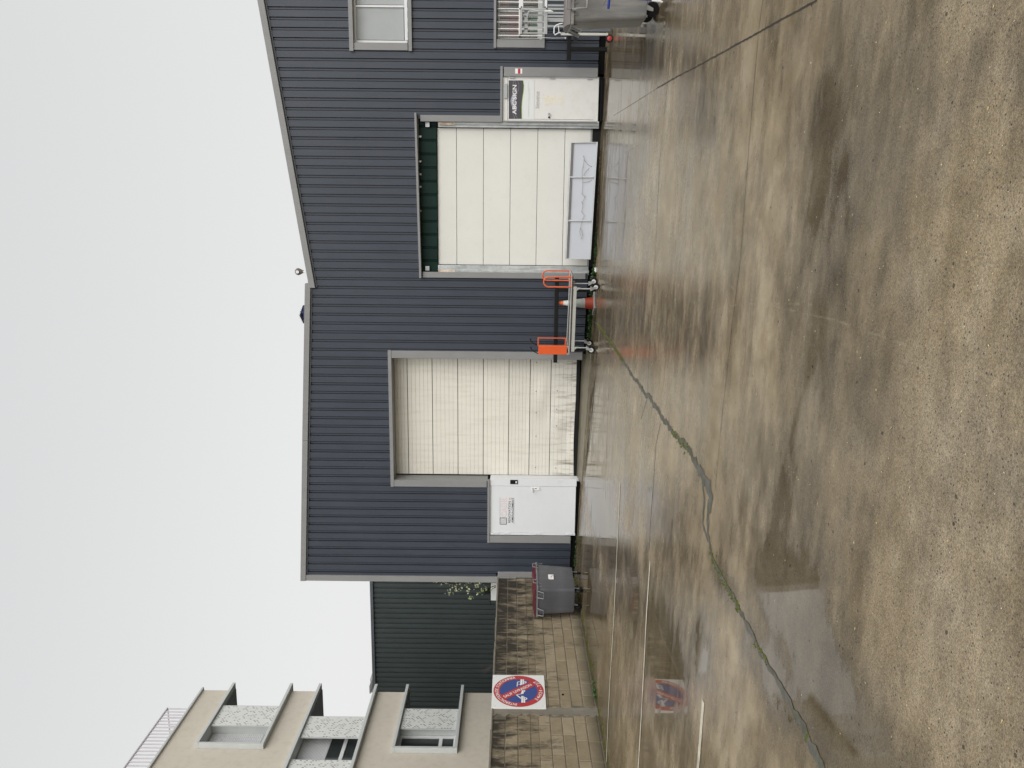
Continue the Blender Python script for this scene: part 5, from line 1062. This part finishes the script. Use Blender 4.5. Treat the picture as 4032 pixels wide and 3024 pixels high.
# ---------------------------------------------------------------- aluminium rack, grey pallet, hand truck by the barred window
t = thing('aluminium_rack', (P('T1', 1400, 400, Y=-1.2).x, -1.2, gz(4, -1.2)), 'square aluminium tube rack with shelves standing in front of the barred window', 'rack'); Yk = -1.2
def tb(mb, z, a0, b0, a1, b1, y0, y1): fbox(mb, z, a0, b0, a1, b1, y0, y1, Y=y0)
for a0, b0, a1, b1 in [(785, -700, 890, 230), (1520, -700, 1590, 230)]:
    mb = MB(); tb(mb, 'T1', a0, b0, a1, b1, Yk, Yk+.04); mb.build('rail', M['aluwhite'], t, bev=.004)
for b in (430, 630, 795, 955):
    mb = MB(); tb(mb, 'T1', 835, b-22, 1500, b+25, Yk+.05, Yk+.08); mb.build('slat', M['alu'], t, bev=.004)
mb = MB(); tb(mb, 'T1', 785, 232, 1590, 290, Yk, Yk+.04); tb(mb, 'T1', 785, 291, 855, 985, Yk, Yk+.04); tb(mb, 'T1', 1495, 291, 1590, 985, Yk, Yk+.04); mb.build('frame', M['alu'], t, bev=.004)
mb = MB(); tb(mb, 'T1', 920, 291, 1020, 985, Yk+.09, Yk+.12); mb.build('cross_plate', M['alu'], t, bev=.004)
mb = MB()
for a, b in ((838, 203), (790, 248), (1522, 205), (1568, 250)): tb(mb, 'T1', a-18, b-18, a+18, b+18, Yk-.005, Yk)
mb.build('end_cap', M['blackpaint'], t, kind='stuff')
mb = MB(); mb.tube([P('T1', 1005, 520, Y=Yk-.03), P('T1', 1010, 420, Y=Yk-.03), P('T1', 1050, 340, Y=Yk-.03), P('T1', 1130, 300, Y=Yk-.03), P('T1', 1420, 325, Y=Yk-.03)], .014, 8); mb.build('bent_tube', M['blind'], t, smooth=True)
mb = MB(); 
for b in (-250, 600): p, q = P('T1', 1600, b, Y=Yk+.1), P('T1', 1600, b, Y=Yk+.1); mb.box(p.x-.02, p.x+.02, Yk+.1, Yk+.14, gz(p.x, Yk), p.z+.05)
mb.build('leg', M['alu'], t)
mb = MB(); pts = [P('T1', a, b, Y=Yk-.06) for a, b in ((1140, 285), (1250, 300), (1420, 315), (1560, 305), (1660, 290), (1755, 325), (1755, 340), (1600, 335), (1400, 322), (1200, 305))]; mb.prism(pts, (0, -.01, 0)); o = mb.build('plastic_strip', M['printwhite'], loc=pts[0]); tag(o, 'thin crumpled white plastic strip hanging on the aluminium rack', 'plastic strip')
t = thing('slatted_panel', (P('T1', 1800, 300, Y=-.35).x, -.55, gz(4.3, -.5)), 'grey slatted metal panel standing upright below the barred window', 'slatted panel')
for b0, b1 in ((-20, 22), (130, 185), (225, 287), (345, 400), (442, 495), (522, 582), (730, 790), (-130, -80), (-230, -180)):
    mb = MB(); q = fbox(mb, 'T1', 1560 if b0 > 600 else 1600, b0, 2300, b1, -.60, -.57); mb.build('slat', M['blind'], t, bev=.003)
mb = MB(); p = P('T1', 1700, 600, Y=-.56); mb.box(P('T1', 1700, 790, Y=-.56).x, 6.0, -.568, -.545, .55, .62); mb.box(P('T1', 1700, 790, Y=-.56).x, 6.0, -.568, -.545, gz(5, -.5), gz(5, -.5)+.06); mb.build('cross_rail', M['blind'], t)
# hand truck
Yh = -1.3; t = thing('hand_truck', (P('T2', 1080, 620, Y=Yh).x, Yh, gz(3.7, Yh)), 'pale upright hand truck with looped handle and a red-hubbed wheel', 'hand truck')
hx = P('T2', 700, 617, Y=Yh).x; hz1 = P('T2', 270, 605, Y=Yh).z; hz0 = gz(hx, Yh)+.10
mb = MB(); mb.box(hx-.025, hx+.025, Yh, Yh+.04, hz0, hz1); mb.build('rail', M['beam'], t, bev=.005)
mb = MB(); mb.tube([P('T2', 270, 600, Y=Yh), P('T2', 235, 590, Y=Yh), P('T2', 165, 635, Y=Yh), P('T2', 145, 600, Y=Yh), P('T2', 150, 500, Y=Yh), P('T2', 185, 460, Y=Yh), P('T2', 240, 435, Y=Yh), P('T2', 300, 425, Y=Yh)], .013, 8); mb.tube([P('T2', 235, 590, Y=Yh), P('T2', 225, 460, Y=Yh)], .008, 6); mb.build('loop_handle', M['aluwhite'], t, smooth=True)
mb = MB(); mb.box(hx+.06, hx+.17, Yh+.05, Yh+.09, gz(hx, Yh)+.05, hz1-.30); mb.build('frame', M['trimdark'], t, bev=.004)
mb = MB(); tb(mb, 'T2', 505, 575, 575, 735, Yh-.03, Yh+.03); mb.build('strap_bracket', M['blackpaint'], t)
mb = MB(); p = P('T2', 1080, 705, Y=Yh); rw_ = .075; wc = Vector((p.x, Yh-.02, gz(p.x, Yh)+rw_)); mb.lathe(wc, [(.05, -.02), (.070, -.02), (rw_, -.01), (rw_, .015), (.05, .02)], 'y', 24); wh = mb.build('wheel', M['rubber'], t, smooth=True)
mb = MB(); mb.lathe(wc, [(.012, -.03), (.02, -.026), (.048, -.023), (.052, -.01), (.05, .02)], 'y', 20); mb.build('hub', M['redhub'], wh, smooth=True)
mb = MB(); mb.tube([wc, (hx, Yh+.02, hz0+.02)], .012, 6); mb.build('axle', M['blackpaint'], t)
# blue pole and cable by the grey bin
Yb = -7.1; t = thing('blue_broom', G('T2', 2100, 10), 'blue pole with blue and white head leaning beside the light grey bin', 'broom')
a = P('T2', 1130, 165, Y=-6.92); mb = MB(); mb.tube([P('T2', 1130, 160, Y=-6.95), P('T2', 1150, -60, Y=-7.0), P('T2', 1300, -260, Y=-7.1)], .017, 10); mb.build('pole', M['blue'], t, smooth=True)
mb = MB(); mb.hexa([P('T2', 2000, 20, Y=-7.2), P('T2', 2000, -120, Y=-7.2), P('T2', 2000, -120, Y=-7.1), P('T2', 2000, 20, Y=-7.1)], [P('T2', 1640, 0, Y=-7.2), P('T2', 1640, -120, Y=-7.2), P('T2', 1640, -120, Y=-7.1), P('T2', 1640, 0, Y=-7.1)]); mb.build('head', M['blue'], t, bev=.008)
mb = MB(); mb.tube([P('T2', 1920, 5, Y=-7.23), P('T2', 2040, 12, Y=-7.23), P('T2', 2115, 38, Y=-7.23)], [.012, .02, .01], 8); mb.build('white_edge', M['printwhite'], t, smooth=True)
mb = MB(); mb.tube([P('T2', 1038, 88, Y=-6.9), P('T2', 1050, 60, Y=-6.9), P('T2', 1075, 20, Y=-6.9), P('T2', 1080, -40, Y=-6.9)], .008, 6); o = mb.build('dark_strap', M['wire'], loc=P('T2', 1038, 88, Y=-6.9), smooth=True); tag(o, 'short dark strap hanging over the grey bin front', 'strap')
